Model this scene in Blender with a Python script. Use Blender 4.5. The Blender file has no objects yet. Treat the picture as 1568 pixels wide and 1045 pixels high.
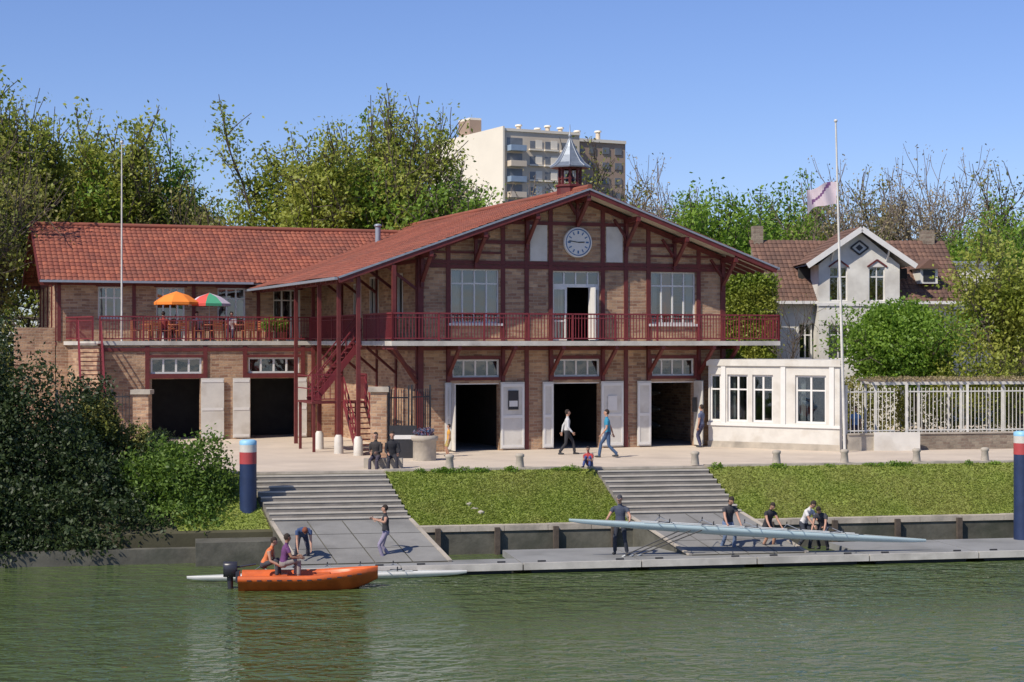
import bpy, math, random
import numpy as np
from mathutils import Vector, Matrix, Quaternion
random.seed(7)
rng=np.random.default_rng(7)
C=bpy.context.scene
def link(o): C.collection.objects.link(o); return o
# ------------------------------------------------------------------ materials
def base(name):
    m=bpy.data.materials.new(name); m.use_nodes=True
    nt=m.node_tree; bs=nt.nodes['Principled BSDF']
    return m,nt,bs
def N(nt,t,**k):
    n=nt.nodes.new(t)
    for a,v in k.items(): setattr(n,a,v)
    return n
def mixc(nt,fac,a,b,blend='MIX'):
    n=nt.nodes.new('ShaderNodeMix'); n.data_type='RGBA'; n.blend_type=blend
    for i,v in ((0,fac),(6,a),(7,b)):
        if hasattr(v,'links') or hasattr(v,'is_linked'): nt.links.new(v,n.inputs[i])
        else: n.inputs[i].default_value = v if i==0 else (*v,1)[:4]
    return n.outputs[2]
def M(name,col,rough=.65,var=.18,scale=3,bump=.15,bscale=25,metal=0,bdist=.02,dirt=None):
    m,nt,bs=base(name)
    tc=N(nt,'ShaderNodeTexCoord')
    no=N(nt,'ShaderNodeTexNoise'); no.inputs['Scale'].default_value=scale; no.inputs['Detail'].default_value=6; no.inputs['Roughness'].default_value=.65
    nt.links.new(tc.outputs['Object'],no.inputs['Vector'])
    rp=N(nt,'ShaderNodeMapRange'); rp.inputs[1].default_value=.3; rp.inputs[2].default_value=.7
    nt.links.new(no.outputs['Fac'],rp.inputs[0])
    lo=tuple(c*(1-var) for c in col); hi=tuple(min(1,c*(1+var)) for c in col)
    c=mixc(nt,rp.outputs[0],lo,hi)
    if dirt:
        n3=N(nt,'ShaderNodeTexNoise'); n3.inputs['Scale'].default_value=dirt[1]; n3.inputs['Detail'].default_value=8
        nt.links.new(tc.outputs['Object'],n3.inputs['Vector'])
        r3=N(nt,'ShaderNodeMapRange'); r3.inputs[1].default_value=.5; r3.inputs[2].default_value=.7; r3.inputs[4].default_value=dirt[2]
        nt.links.new(n3.outputs['Fac'],r3.inputs[0])
        c=mixc(nt,r3.outputs[0],c,dirt[0])
    nt.links.new(c,bs.inputs['Base Color'])
    bs.inputs['Roughness'].default_value=rough; bs.inputs['Metallic'].default_value=metal
    if bump:
        n2=N(nt,'ShaderNodeTexNoise'); n2.inputs['Scale'].default_value=bscale; n2.inputs['Detail'].default_value=5
        nt.links.new(tc.outputs['Object'],n2.inputs['Vector'])
        b=N(nt,'ShaderNodeBump'); b.inputs['Strength'].default_value=bump; b.inputs['Distance'].default_value=bdist
        nt.links.new(n2.outputs['Fac'],b.inputs['Height']); nt.links.new(b.outputs[0],bs.inputs['Normal'])
    return m
def brickmat(name,c1,c2,mort,bw=.36,rh=.12,grime=.5):
    m,nt,bs=base(name)
    tc=N(nt,'ShaderNodeTexCoord'); sp=N(nt,'ShaderNodeSeparateXYZ'); nt.links.new(tc.outputs['Object'],sp.inputs[0])
    ad=N(nt,'ShaderNodeMath',operation='ADD'); nt.links.new(sp.outputs[0],ad.inputs[0]); nt.links.new(sp.outputs[1],ad.inputs[1])
    cb=N(nt,'ShaderNodeCombineXYZ'); nt.links.new(ad.outputs[0],cb.inputs[0]); nt.links.new(sp.outputs[2],cb.inputs[1])
    nw=N(nt,'ShaderNodeTexNoise'); nw.inputs['Scale'].default_value=1.7; nt.links.new(cb.outputs[0],nw.inputs['Vector'])
    vm=N(nt,'ShaderNodeVectorMath',operation='SCALE'); vm.inputs[3].default_value=.10; nt.links.new(nw.outputs['Color'],vm.inputs[0])
    va=N(nt,'ShaderNodeVectorMath',operation='ADD'); nt.links.new(cb.outputs[0],va.inputs[0]); nt.links.new(vm.outputs[0],va.inputs[1])
    br=N(nt,'ShaderNodeTexBrick'); br.inputs['Scale'].default_value=1; br.inputs['Brick Width'].default_value=bw; br.inputs['Row Height'].default_value=rh
    br.inputs['Mortar Size'].default_value=.012; br.inputs['Mortar Smooth'].default_value=.3; br.inputs['Bias'].default_value=0
    br.inputs['Color1'].default_value=(*c1,1); br.inputs['Color2'].default_value=(*c2,1); br.inputs['Mortar'].default_value=(*mort,1)
    nt.links.new(va.outputs[0],br.inputs['Vector'])
    n1=N(nt,'ShaderNodeTexNoise'); n1.inputs['Scale'].default_value=.8; n1.inputs['Detail'].default_value=8; n1.inputs['Roughness'].default_value=.7
    nt.links.new(tc.outputs['Object'],n1.inputs['Vector'])
    r=N(nt,'ShaderNodeMapRange'); r.inputs[1].default_value=.35; r.inputs[2].default_value=.7; r.inputs[3].default_value=1.15; r.inputs[4].default_value=1-grime
    nt.links.new(n1.outputs['Fac'],r.inputs[0])
    v=N(nt,'ShaderNodeVectorMath',operation='SCALE'); nt.links.new(br.outputs['Color'],v.inputs[0]); nt.links.new(r.outputs[0],v.inputs[3])
    nt.links.new(v.outputs[0],bs.inputs['Base Color']); bs.inputs['Roughness'].default_value=.9
    n2=N(nt,'ShaderNodeTexNoise'); n2.inputs['Scale'].default_value=14; n2.inputs['Detail'].default_value=6; nt.links.new(tc.outputs['Object'],n2.inputs['Vector'])
    ma=N(nt,'ShaderNodeMath',operation='SUBTRACT'); nt.links.new(n2.outputs['Fac'],ma.inputs[0]); nt.links.new(br.outputs['Fac'],ma.inputs[1])
    b=N(nt,'ShaderNodeBump'); b.inputs['Strength'].default_value=.6; b.inputs['Distance'].default_value=.03
    nt.links.new(ma.outputs[0],b.inputs['Height']); nt.links.new(b.outputs[0],bs.inputs['Normal'])
    return m
def leafmat(name,c_dark,c_light,c_alt,transl=.35):
    m,nt,bs=base(name)
    g=N(nt,'ShaderNodeNewGeometry'); tc=N(nt,'ShaderNodeTexCoord')
    c=mixc(nt,g.outputs['Random Per Island'],c_dark,c_light)
    no=N(nt,'ShaderNodeTexNoise'); no.inputs['Scale'].default_value=.45; no.inputs['Detail'].default_value=3; nt.links.new(tc.outputs['Object'],no.inputs['Vector'])
    r=N(nt,'ShaderNodeMapRange'); r.inputs[1].default_value=.42; r.inputs[2].default_value=.62; r.inputs[4].default_value=.8; nt.links.new(no.outputs['Fac'],r.inputs[0])
    c2=mixc(nt,r.outputs[0],c,c_alt)
    nt.links.new(c2,bs.inputs['Base Color']); bs.inputs['Roughness'].default_value=.55
    tr=N(nt,'ShaderNodeBsdfTranslucent'); nt.links.new(c2,tr.inputs['Color'])
    mx=N(nt,'ShaderNodeMixShader'); mx.inputs[0].default_value=transl
    nt.links.new(bs.outputs[0],mx.inputs[1]); nt.links.new(tr.outputs[0],mx.inputs[2])
    nt.links.new(mx.outputs[0],nt.nodes['Material Output'].inputs['Surface'])
    return m
def glassmat(name,refl=.22,tint=(.55,.62,.65)):
    m,nt,bs=base(name)
    t=N(nt,'ShaderNodeBsdfTransparent'); t.inputs[0].default_value=(*tint,1)
    g=N(nt,'ShaderNodeBsdfGlossy'); g.inputs['Roughness'].default_value=.03
    tc=N(nt,'ShaderNodeTexCoord'); no=N(nt,'ShaderNodeTexNoise'); no.inputs['Scale'].default_value=1.2; nt.links.new(tc.outputs['Object'],no.inputs['Vector'])
    b=N(nt,'ShaderNodeBump'); b.inputs['Strength'].default_value=.15; b.inputs['Distance'].default_value=.05; nt.links.new(no.outputs['Fac'],b.inputs['Height']); nt.links.new(b.outputs[0],g.inputs['Normal'])
    mx=N(nt,'ShaderNodeMixShader'); mx.inputs[0].default_value=refl
    nt.links.new(t.outputs[0],mx.inputs[1]); nt.links.new(g.outputs[0],mx.inputs[2]); nt.links.new(mx.outputs[0],nt.nodes['Material Output'].inputs['Surface'])
    return m
def tilemat(name,c1,c2,c3):
    m,nt,bs=base(name)
    uv=N(nt,'ShaderNodeUVMap')
    sn=N(nt,'ShaderNodeVectorMath',operation='FLOOR'); nt.links.new(uv.outputs[0],sn.inputs[0])
    wn=N(nt,'ShaderNodeTexWhiteNoise'); nt.links.new(sn.outputs[0],wn.inputs['Vector'])
    c=mixc(nt,wn.outputs['Value'],c1,c2)
    tc=N(nt,'ShaderNodeTexCoord'); no=N(nt,'ShaderNodeTexNoise'); no.inputs['Scale'].default_value=.6; no.inputs['Detail'].default_value=7; no.inputs['Roughness'].default_value=.65; nt.links.new(tc.outputs['Object'],no.inputs['Vector'])
    r=N(nt,'ShaderNodeMapRange'); r.inputs[1].default_value=.42; r.inputs[2].default_value=.7; r.inputs[4].default_value=.75; nt.links.new(no.outputs['Fac'],r.inputs[0])
    c=mixc(nt,r.outputs[0],c,c3)
    nt.links.new(c,bs.inputs['Base Color']); bs.inputs['Roughness'].default_value=.85
    return m
brick=brickmat('meuliere_brick',(.52,.335,.20),(.28,.15,.095),(.44,.33,.24),.36,.12,.40)
brick_d=brickmat('grey_brick',(.33,.27,.2),(.22,.16,.12),(.3,.26,.2))
timber=M('wine_red_timber',(.125,.022,.020),.55,.25,4)
railm=M('wine_red_iron',(.18,.024,.030),.5,.15,6,0)
white=M('white_paint',(.62,.59,.53),.5,.08,2,.05,dirt=((.42,.37,.3),1.5,.5))
whitef=M('window_frame_white',(.70,.68,.64),.45,.05,3,0)
cream=M('cream_soffit',(.62,.55,.43),.7,.1,2,.1)
conc=M('slab_concrete',(.50,.47,.42),.8,.15,2,.2,dirt=((.28,.26,.23),1.1,.7))
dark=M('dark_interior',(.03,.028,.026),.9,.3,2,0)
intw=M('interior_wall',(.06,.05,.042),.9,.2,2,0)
rackb=M('stored_hull',(.14,.14,.13),.4,.2,2,0)
glass=glassmat('window_glass'); 
tile=tilemat('roof_tile_red',(.34,.105,.058),(.21,.06,.038),(.15,.06,.042))
tile2=tilemat('roof_tile_brown',(.20,.11,.075),(.12,.065,.048),(.08,.05,.038))
slate=M('zinc_slate',(.20,.23,.27),.4,.2,5,.1,metal=.3)
zinc=M('zinc_trim',(.30,.33,.37),.45,.1,5,0,metal=.3)
render_w=M('white_render',(.66,.64,.58),.85,.1,1.2,.2,dirt=((.4,.37,.32),.8,.6))
iron=M('black_iron',(.025,.025,.028),.5,.2,8,0)
bark=M('bark',(.085,.065,.05),.9,.35,3,.6,12)
bark_l=M('bark_light',(.19,.15,.12),.9,.3,3,.5,12)
stone=M('quay_stone',(.42,.37,.30),.85,.2,1.5,.5,8,dirt=((.2,.18,.15),1.2,.7))
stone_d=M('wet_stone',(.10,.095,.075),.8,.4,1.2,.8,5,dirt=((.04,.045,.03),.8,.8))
paving=M('quay_paving',(.56,.47,.37),.9,.10,.6,.2,30,dirt=((.42,.35,.28),.35,.6))
rampm=M('ramp_concrete',(.22,.215,.20),.85,.15,1,.3,20,dirt=((.13,.125,.115),.6,.7))
stepm=M('step_concrete',(.22,.20,.175),.85,.2,1.5,.3,20,dirt=((.13,.12,.10),1,.6))
nose=M('step_nosing',(.50,.46,.39),.8,.12,4,.1)
ponm=M('pontoon_deck',(.25,.25,.24),.75,.15,.8,.2,30,dirt=((.15,.15,.14),.5,.7))
# ------------------------------------------------------------------ builder
class B:
    def __init__(s): s.v=[]; s.f=[]; s.m=[]; s.ms=[]; s.sm=[]
    def mi(s,mat):
        if mat not in s.ms: s.ms.append(mat)
        return s.ms.index(mat)
    def add(s,vs,fs,mat,smooth=False):
        o=len(s.v); s.v+= [tuple(v) for v in vs]; i=s.mi(mat)
        for f in fs: s.f.append([o+k for k in f]); s.m.append(i); s.sm.append(smooth)
    def box(s,x0,x1,y0,y1,z0,z1,mat):
        s.add([(x0,y0,z0),(x1,y0,z0),(x1,y1,z0),(x0,y1,z0),(x0,y0,z1),(x1,y0,z1),(x1,y1,z1),(x0,y1,z1)],
              [(3,2,1,0),(4,5,6,7),(0,1,5,4),(1,2,6,5),(2,3,7,6),(3,0,4,7)],mat)
    def prism(s,poly,z0,z1,mat):
        n=len(poly); s.add([(p[0],p[1],z0) for p in poly]+[(p[0],p[1],z1) for p in poly],[tuple(range(n-1,-1,-1)),tuple(range(n,2*n))]+[(i,(i+1)%n,n+(i+1)%n,n+i) for i in range(n)],mat)
    def beam(s,p,q,w,h,mat,up=(0,0,1)):
        p=Vector(p); q=Vector(q); d=(q-p).normalized(); up=Vector(up)
        a=d.cross(up)
        if a.length<1e-4: a=d.cross(Vector((0,1,0)))
        a.normalize(); b=a.cross(d); a=a*w/2; b=b*h/2
        s.add([p-a-b,p+a-b,p+a+b,p-a+b,q-a-b,q+a-b,q+a+b,q-a+b],
              [(3,2,1,0),(4,5,6,7),(0,1,5,4),(1,2,6,5),(2,3,7,6),(3,0,4,7)],mat)
    def tube(s,pts,rs,mat,n=8,smooth=True,cap=True):
        pts=[Vector(p) for p in pts]; o=[]; fs=[]; vs=[]
        ref=Vector((0,0,1))
        d0=(pts[-1]-pts[0])
        if abs(d0.normalized().z)>.9: ref=Vector((0,1,0))
        for i,p in enumerate(pts):
            d=(pts[min(i+1,len(pts)-1)]-pts[max(i-1,0)]).normalized()
            a=d.cross(ref).normalized(); b=d.cross(a)
            for k in range(n):
                t=2*math.pi*k/n; vs.append(p+(a*math.cos(t)+b*math.sin(t))*rs[i])
        for i in range(len(pts)-1):
            for k in range(n):
                k2=(k+1)%n; fs.append((i*n+k,i*n+k2,(i+1)*n+k2,(i+1)*n+k))
        s.add(vs,fs,mat,smooth)
        if cap:
            L=len(pts)-1
            s.add(vs[:n],[tuple(range(n))],mat); s.add(vs[L*n:],[tuple(range(n-1,-1,-1))],mat)
    def rings(s,rings,mat,smooth=True,caps=True):
        n=len(rings[0]); vs=[p for r in rings for p in r]; fs=[]
        for i in range(len(rings)-1):
            for k in range(n):
                k2=(k+1)%n; fs.append((i*n+k,i*n+k2,(i+1)*n+k2,(i+1)*n+k))
        s.add(vs,fs,mat,smooth)
        if caps:
            s.add(rings[0],[tuple(range(n))],mat); s.add(rings[-1],[tuple(range(n-1,-1,-1))],mat)
    def ell(s,c,r,mat,n=12,m=8,rot=None):
        rg=[]
        for i in range(m+1):
            a=math.pi*i/m; z=math.cos(a); q=max(math.sin(a),.02)
            ring=[]
            for k in range(n):
                t=2*math.pi*k/n; v=Vector((r[0]*q*math.cos(t),r[1]*q*math.sin(t),r[2]*z))
                if rot: v=rot@v
                ring.append(Vector(c)+v)
            rg.append(ring)
        s.rings(rg,mat)
    def wall(s,x0,x1,y0,y1,z0,z1,holes,mat,axis='x'):
        xs=sorted({x0,x1,*[h[0] for h in holes],*[h[1] for h in holes]}); zs=sorted({z0,z1,*[h[2] for h in holes],*[h[3] for h in holes]})
        for i in range(len(xs)-1):
            for j in range(len(zs)-1):
                cx=(xs[i]+xs[i+1])/2; cz=(zs[j]+zs[j+1])/2
                if any(h[0]<cx<h[1] and h[2]<cz<h[3] for h in holes): continue
                if axis=='x': s.box(xs[i],xs[i+1],y0,y1,zs[j],zs[j+1],mat)
                else: s.box(y0,y1,xs[i],xs[i+1],zs[j],zs[j+1],mat)
    def build(s,name,parent=None,loc=None,rot=None):
        me=bpy.data.meshes.new(name); me.from_pydata(s.v,[],s.f)
        for m in s.ms: me.materials.append(m)
        me.polygons.foreach_set('material_index',s.m); me.polygons.foreach_set('use_smooth',s.sm)
        me.update(); o=link(bpy.data.objects.new(name,me))
        if parent: o.parent=parent
        if loc: o.location=loc
        if rot: o.rotation_euler=(0,0,rot)
        return o
def empty(name,loc,rotz=0):
    e=link(bpy.data.objects.new(name,None)); e.location=loc; e.rotation_euler=(0,0,rotz); return e
def npmesh(name,verts,quads,mats,midx,smooth=None):
    me=bpy.data.meshes.new(name); nv=len(verts); nf=len(quads)
    me.vertices.add(nv); me.vertices.foreach_set('co',np.asarray(verts,dtype=np.float32).ravel())
    me.loops.add(nf*4); me.loops.foreach_set('vertex_index',np.asarray(quads,dtype=np.int32).ravel())
    me.polygons.add(nf); me.polygons.foreach_set('loop_start',np.arange(0,nf*4,4,dtype=np.int32)); 
    me.polygons.foreach_set('loop_total',np.full(nf,4,dtype=np.int32))
    for m in mats: me.materials.append(m)
    me.polygons.foreach_set('material_index',np.asarray(midx,dtype=np.int32))
    me.update(calc_edges=True); me.validate()
    return me
def tiled(name,parent,o,along,L,down,D,mat,tw=.24,th=.34,amp=.035):
    o=Vector(o); al=Vector(along).normalized(); dn=Vector(down).normalized(); nr=al.cross(dn).normalized()
    if nr.z<0: nr=-nr
    nc=int(L/tw); nr_=int(D/th); vs=[];fs=[];uvs=[]
    sub=4
    prof=[0,.75,1,.75]
    xs=[(i*L/(nc*sub),prof[i%sub],i/sub) for i in range(nc*sub+1)]
    ys=[]
    for j in range(nr_):
        ys.append((j*D/nr_,.0,j+.01)); ys.append(((j+1)*D/nr_-.001,.028,j+.99))
    nx=len(xs)
    for (y,hy,vj) in ys:
        for (x,hx,ui) in xs:
            vs.append(o+al*x+dn*y+nr*(hx*amp+hy+.02*math.sin(x*.9+y*.4))); uvs.append((ui,vj))
    for j in range(len(ys)-1):
        for i in range(nx-1):
            a=j*nx+i; fs.append((a,a+1,a+nx+1,a+nx))
    me=bpy.data.meshes.new(name); me.from_pydata(vs,[],fs); me.materials.append(mat)
    uv=me.uv_layers.new(name='UVMap'); 
    arr=np.zeros((len(fs)*4,2),dtype=np.float32)
    k=0
    for f in fs:
        cx=sum(uvs[q][0] for q in f)/4; cy=sum(uvs[q][1] for q in f)/4
        for q in f: arr[k]=(cx,cy); k+=1
    uv.data.foreach_set('uv',arr.ravel())
    me.update(); ob=link(bpy.data.objects.new(name,me)); ob.parent=parent; return ob
def window(b,x0,x1,z0,z1,y,nx,nz=1,ft=.07,zs=None,back=True,curt=None):
    b.box(x0,x1,y,y+.08,z1-ft,z1,whitef); b.box(x0,x1,y,y+.08,z0,z0+ft,whitef)
    b.box(x0,x0+ft,y+.002,y+.078,z0+ft,z1-ft,whitef); b.box(x1-ft,x1,y+.002,y+.078,z0+ft,z1-ft,whitef)
    for i in range(1,nx):
        x=x0+(x1-x0)*i/nx; b.box(x-ft*.5,x+ft*.5,y+.004,y+.076,z0+ft,z1-ft,whitef)
    for z in (zs or [z0+(z1-z0)*j/nz for j in range(1,nz)]):
        b.box(x0+ft,x1-ft,y+.010,y+.070,z-.03,z+.03,whitef)
    b.add([(x0+ft*.5,y+.04,z0+ft*.5),(x1-ft*.5,y+.04,z0+ft*.5),(x1-ft*.5,y+.04,z1-ft*.5),(x0+ft*.5,y+.04,z1-ft*.5)],[(0,1,2,3)],glass)
    if curt:
        for (a,c,m) in curt:
            n=10; xs=[x0+(x1-x0)*(a+(c-a)*k/n) for k in range(n+1)]
            vs=[];fs=[]
            for k,x in enumerate(xs):
                yy=y+.22+.03*(k%2); vs+= [(x,yy,z0),(x,yy,z1)]
            for k in range(n): fs.append((2*k,2*k+2,2*k+3,2*k+1))
            b.add(vs,fs,m)
def railing(b,p,q,h=1.05,mat=None,sp=.13,r=.022):
    mat=mat or railm
    p=Vector(p); q=Vector(q); d=q-p; L=d.length; u=Vector((0,0,1))
    b.beam(p+u*h,q+u*h,.07,.06,mat); b.beam(p+u*.1,q+u*.1,.05,.05,mat); b.beam(p+u*(h-.16),q+u*(h-.16),.035,.035,mat)
    n=max(1,int(L/sp))
    for i in range(n+1):
        a=p+d*i/n; w=.07 if i%14==0 else r*1.2
        b.beam(a+u*(.0 if i%14==0 else .1),a+u*(h+.02 if i%14==0 else h-.01),w,w,mat,up=(0,1,0))
curtain=M('curtain_cloth',(.4,.38,.34),.9,.1,3,0)
orange_c=M('orange_cloth',(.55,.15,.05),.9,.1,3,0)
# ------------------------------------------------------------------ BOATHOUSE
TH=math.radians(20.5)
bh=empty('boathouse',(2.587,68.3,0),TH)
zr=lambda s:10.3-.355*abs(s)
b=B()
fh=[(-5.3,-3.3,5.0,7.12),(3.28,5.3,5.0,7.12),(-1.02,1.02,4.3,7.1),(-5.25,-3.3,2.88,3.58),(-1.0,1.0,2.88,3.58),(3.3,5.22,2.88,3.58),
    (-5.3,-3.3,0,2.65),(-1.02,1.0,0,2.65),(3.25,5.22,0,2.65)]
b.wall(-6.64,6.64,0,.3,0,7.3,fh,brick)
b.add([(-6.64,0,7.3),(6.64,0,7.3),(6.64,0,zr(6.64)-.2),(0,0,10.1),(-6.64,0,zr(6.64)-.2),
       (-6.64,.3,7.3),(6.64,.3,7.3),(6.64,.3,zr(6.64)-.2),(0,.3,10.1),(-6.64,.3,zr(6.64)-.2)],
      [(0,1,2,3,4),(9,8,7,6,5),(0,4,9,5),(1,6,7,2)],brick)
sh=[(2.0,3.3,5.2,7.0),(5.5,6.8,5.2,7.0),(4.0,5.2,0,2.4),(8.2,9.4,4.3,6.8)]
b.wall(.3,15.4,-6.64,-6.34,0,7.7,sh,brick,'y')
b.wall(.3,24,6.34,6.64,0,7.7,[],brick,'y')
b.box(-6.34,6.34,23.7,24,0,7.7,brick)
b.build('walls',bh)
b=B()
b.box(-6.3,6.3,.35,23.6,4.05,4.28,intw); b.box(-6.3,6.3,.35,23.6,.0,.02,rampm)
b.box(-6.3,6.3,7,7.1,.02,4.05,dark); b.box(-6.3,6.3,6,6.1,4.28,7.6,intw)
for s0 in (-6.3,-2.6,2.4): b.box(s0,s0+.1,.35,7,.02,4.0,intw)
for s0 in (-5.0,-.8,4.9):
    for z in (.7,1.4,2.1):
        b.beam((s0-.3,3.6,z-.12),(s0+.3,3.6,z-.12),.06,.06,iron)
        b.tube([(s0,2.6,z),(s0,3.4,z),(s0,6.5,z)],[.04,.17,.2],rackb,8)
b.build('interior',bh)
b=B()
cols=[-6.64,-5.42,-3.15,-2.15,-1.13,1.13,2.15,3.15,5.42,6.64]
for s in cols:
    w=.085 if abs(s)<6.6 else .11
    ss=s+(.1 if s<-6.6 else -.1 if s>6.6 else 0)
    top=zr(s)-.22
    b.box(ss-w,ss+w,-.052,.1,2.7 if abs(s) in (5.42,3.15,1.13) else 0,top,timber)
for z,y,(a,c) in [(7.38,-.045,(-6.62,6.62)),(7.22,-.044,(-6.62,6.62)),(8.98,-.045,(-2.9,2.9)),(4.0,-.045,(-6.62,6.62))]:
    b.box(a,c,y,.09,z-.07,z+.07,timber)
for sg in (-1,1):
    a,c=sorted((sg*2.15,sg*4.3)); b.box(a,c,-.041,.09,8.12,8.26,timber)
    a,c=sorted((sg*3.15,sg*6.62)); b.box(a,c,-.042,.09,7.72,7.80,timber)
    b.beam((0,-.0,10.02),(sg*6.64,-.0,zr(6.64)-.28),.09,.2,timber,up=(0,0,1))
for s in (-6.5,-4.3,-2.15,0,2.15,4.3,6.5):
    zt=zr(s)-.36
    b.box(s-.08,s+.08,-1.28,.2,zt-.12,zt+.08,timber)
    b.beam((s,-.06,zt-1.05),(s,-1.15,zt-.1),.12,.13,timber,up=(1,0,0))
    b.beam((s,-.10,zt-1.25),(s,-.10,zt-.1),.13,.09,timber,up=(0,1,0))
    if s: 
        sg=1 if s>0 else -1
        b.beam((s,-.09,zt-.75),(s-sg*.55,-.09,zt+.02),.09,.11,timber,up=(0,1,0))
for s in (-.42,.42): b.beam((s*.1,-.07,9.35),(s,-.07,9.95),.1,.1,timber,up=(0,1,0))
for (x0,x1,z0,z1) in fh[:6]:
    b.box(x0-.14,x1+.14,-.056,.09,z1,z1+.14,timber)
    if z0>2.5 and z0<4: 
        b.box(x0-.14,x1+.14,-.057,.09,z0-.12,z0,timber)
        b.box(x0-.13,x0,-.058,.09,z0,z1,timber); b.box(x1,x1+.13,-.058,.09,z0,z1,timber)
    elif z0>4.5: b.box(x0-.14,x1+.14,-.09,.09,z0-.1,z0,whitef)
for s in (-8.0,-5.42,-3.15,-1.13,1.13,3.15,5.42,6.5):
    if s>-7:
        b.beam((s,-.04,2.95),(s,-1.35,4.0),.12,.12,timber,up=(1,0,0))
        b.beam((s,-.07,2.7),(s,-.07,4.05),.13,.08,timber,up=(0,1,0))
    b.box(s-.07,s+.07,-1.45,.0,3.98,4.12,timber)
for t in (.0,2.8,5.6,8.4,11.2):
    b.box(-6.70,-6.5,t+.02,t+.2,0,7.6,timber)
    b.beam((-6.66,t+.1,6.3),(-7.9,t+.1,7.2),.1,.12,timber,up=(0,1,0))
    b.beam((-6.66,t+.1,3.0),(-7.9,t+.1,4.05),.1,.12,timber,up=(0,1,0))
for z in (4.0,7.4): b.box(-6.69,-6.5,.02,15.3,z-.07,z+.07,timber)
for (s,t) in [(-9.3,-1.0),(-9.7,.35),(-9.75,3.2),(-9.75,7.2),(-8.0,11.3)]:
    b.box(s-.07,s+.07,t-.07,t+.07,.6 if t<7 else 0,zr(s)-.3,timber)
for (s,t) in [(-8.0,-1.3)]:
    b.box(s-.075,s+.075,t-.075,t+.075,4.3,zr(s)-.3,timber)
    b.beam((-6.7,-.0,2.7),(s,t,4.02),.13,.13,timber)
b.beam((-9.6,-1.2,zr(9.6)-.3),(-9.6,14.6,zr(9.6)-.3),.12,.16,timber); b.beam((-8.0,-1.2,zr(8)-.3),(-8.0,14.6,zr(8)-.3),.12,.16,timber)
for t in np.arange(-1.0,14.5,.8): b.beam((-6.6,t,zr(6.6)-.16),(-10.15,t,zr(10.15)-.16),.07,.12,timber)
for t in np.arange(-1.0,20,.8): b.beam((6.6,t,zr(6.6)-.17),(8.35,t,zr(8.35)-.17),.07,.12,timber)
b.build('timber_frame',bh)
b=B()
window(b,-5.3,-3.3,5.0,7.12,.10,4,1,.06,[6.55],curt=[(0,.22,curtain),(.78,1,curtain)])
window(b,3.28,5.3,5.0,7.12,.10,4,1,.06,[6.55],curt=[(0,.2,curtain),(.3,.5,orange_c),(.85,1,curtain)])
b.box(-1.02,1.02,.1,.2,6.45,6.52,whitef)
window(b,-1.02,1.02,6.52,7.1,.10,4,1,.06)
window(b,-1.02,-.38,4.32,6.45,.10,1,1,.09,[5.1],curt=[(0,.9,curtain)]); window(b,.62,1.02,4.32,6.45,.10,1,1,.08,[5.1])
b.box(.55,.60,-.55,.1,4.35,6.44,whitef)
for (x0,x1,z0,z1) in fh[3:6]: window(b,x0,x1,z0,z1,.06,4,1,.07)
for (a,c) in [(-3.28,-2.28),(-5.58,-5.32),(-1.5,-1.04),(1.02,2.0),(2.62,3.23),(5.24,5.6)]:
    b.box(a,c,-.13,-.075,.05,2.68,white)
    for z in (.15,1.32,2.55): b.box(a+.03,c-.03,-.150,-.13,z-.05,z+.06,whitef)
    b.box(a+.02,a+.1,-.149,-.13,.2,2.5,whitef); b.box(c-.1,c-.02,-.149,-.13,.2,2.5,whitef)
b.box(5.2,5.25,-.75,-.02,.05,2.66,white); b.box(-5.33,-5.29,-.55,-.02,.05,2.66,white)
for (x0,x1) in [(-5.3,-3.3),(-1.02,1.0),(3.25,5.22)]:
    b.box(x0,x1,.05,.2,2.6,2.66,whitef)
b.box(-2.98,-2.55,-.175,-.15,1.6,2.35,iron); b.box(-2.94,-2.59,-.18,-.175,1.72,1.95,whitef)
b.box(1.3,1.7,-.17,-.15,1.5,2.1,whitef); b.box(4.95,5.15,-.4,-.38,1.4,2.0,iron)
b.box(-2.0,-1.28,-.03,.02,7.47,8.9,white); b.box(1.28,2.0,-.03,.02,7.47,8.9,white)
for (y0,y1,z0,z1) in sh:
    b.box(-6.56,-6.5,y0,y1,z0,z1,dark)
    for yy in (y0,y1-.07,(y0+y1)/2): b.box(-6.66,-6.57,yy,yy+.07,z0,z1,whitef)
    b.box(-6.662,-6.57,y0,y1,z1-.07,z1,whitef)
b.build('windows_and_doors',bh)
# clock
b=B()
bluem=M('clock_blue',(.04,.13,.30),.4,.05,3,0)
cz=8.24
def disc(r,y,mat,n=40,r2=0):
    vs=[];fs=[]
    for k in range(n):
        t=2*math.pi*k/n; vs.append((r*math.cos(t),y,cz+r*math.sin(t)))
        vs.append((r2*math.cos(t),y,cz+r2*math.sin(t)))
    for k in range(n):
        k2=(k+1)%n; fs.append((2*k,2*k2,2*k2+1,2*k+1))
    b.add(vs,fs,mat)
b.rings([[(r*math.cos(2*math.pi*k/40),y,cz+r*math.sin(2*math.pi*k/40)) for k in range(40)] for r,y in ((.6,-.03),(.6,-.16),(.54,-.18))],whitef,False,False)
disc(.56,-.162,whitef); disc(.54,-.168,bluem,40,.50)
for k in range(12):
    t=2*math.pi*k/12; c_,s_=math.cos(t),math.sin(t); r0=.33; r1=.45
    b.beam((r0*c_,-.17,cz+r0*s_),(r1*c_,-.17,cz+r1*s_),.04 if k%3 else .06,.01,bluem,up=(0,1,0))
for ang,l,w,yy in ((2,.27,.045,-.176),(172,.40,.032,-.182)):
    t=math.radians(ang); b.beam((0,yy,cz),(l*math.cos(t),yy,cz+l*math.sin(t)),w,.006,iron,up=(0,1,0))
b.build('clock',bh)
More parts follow.
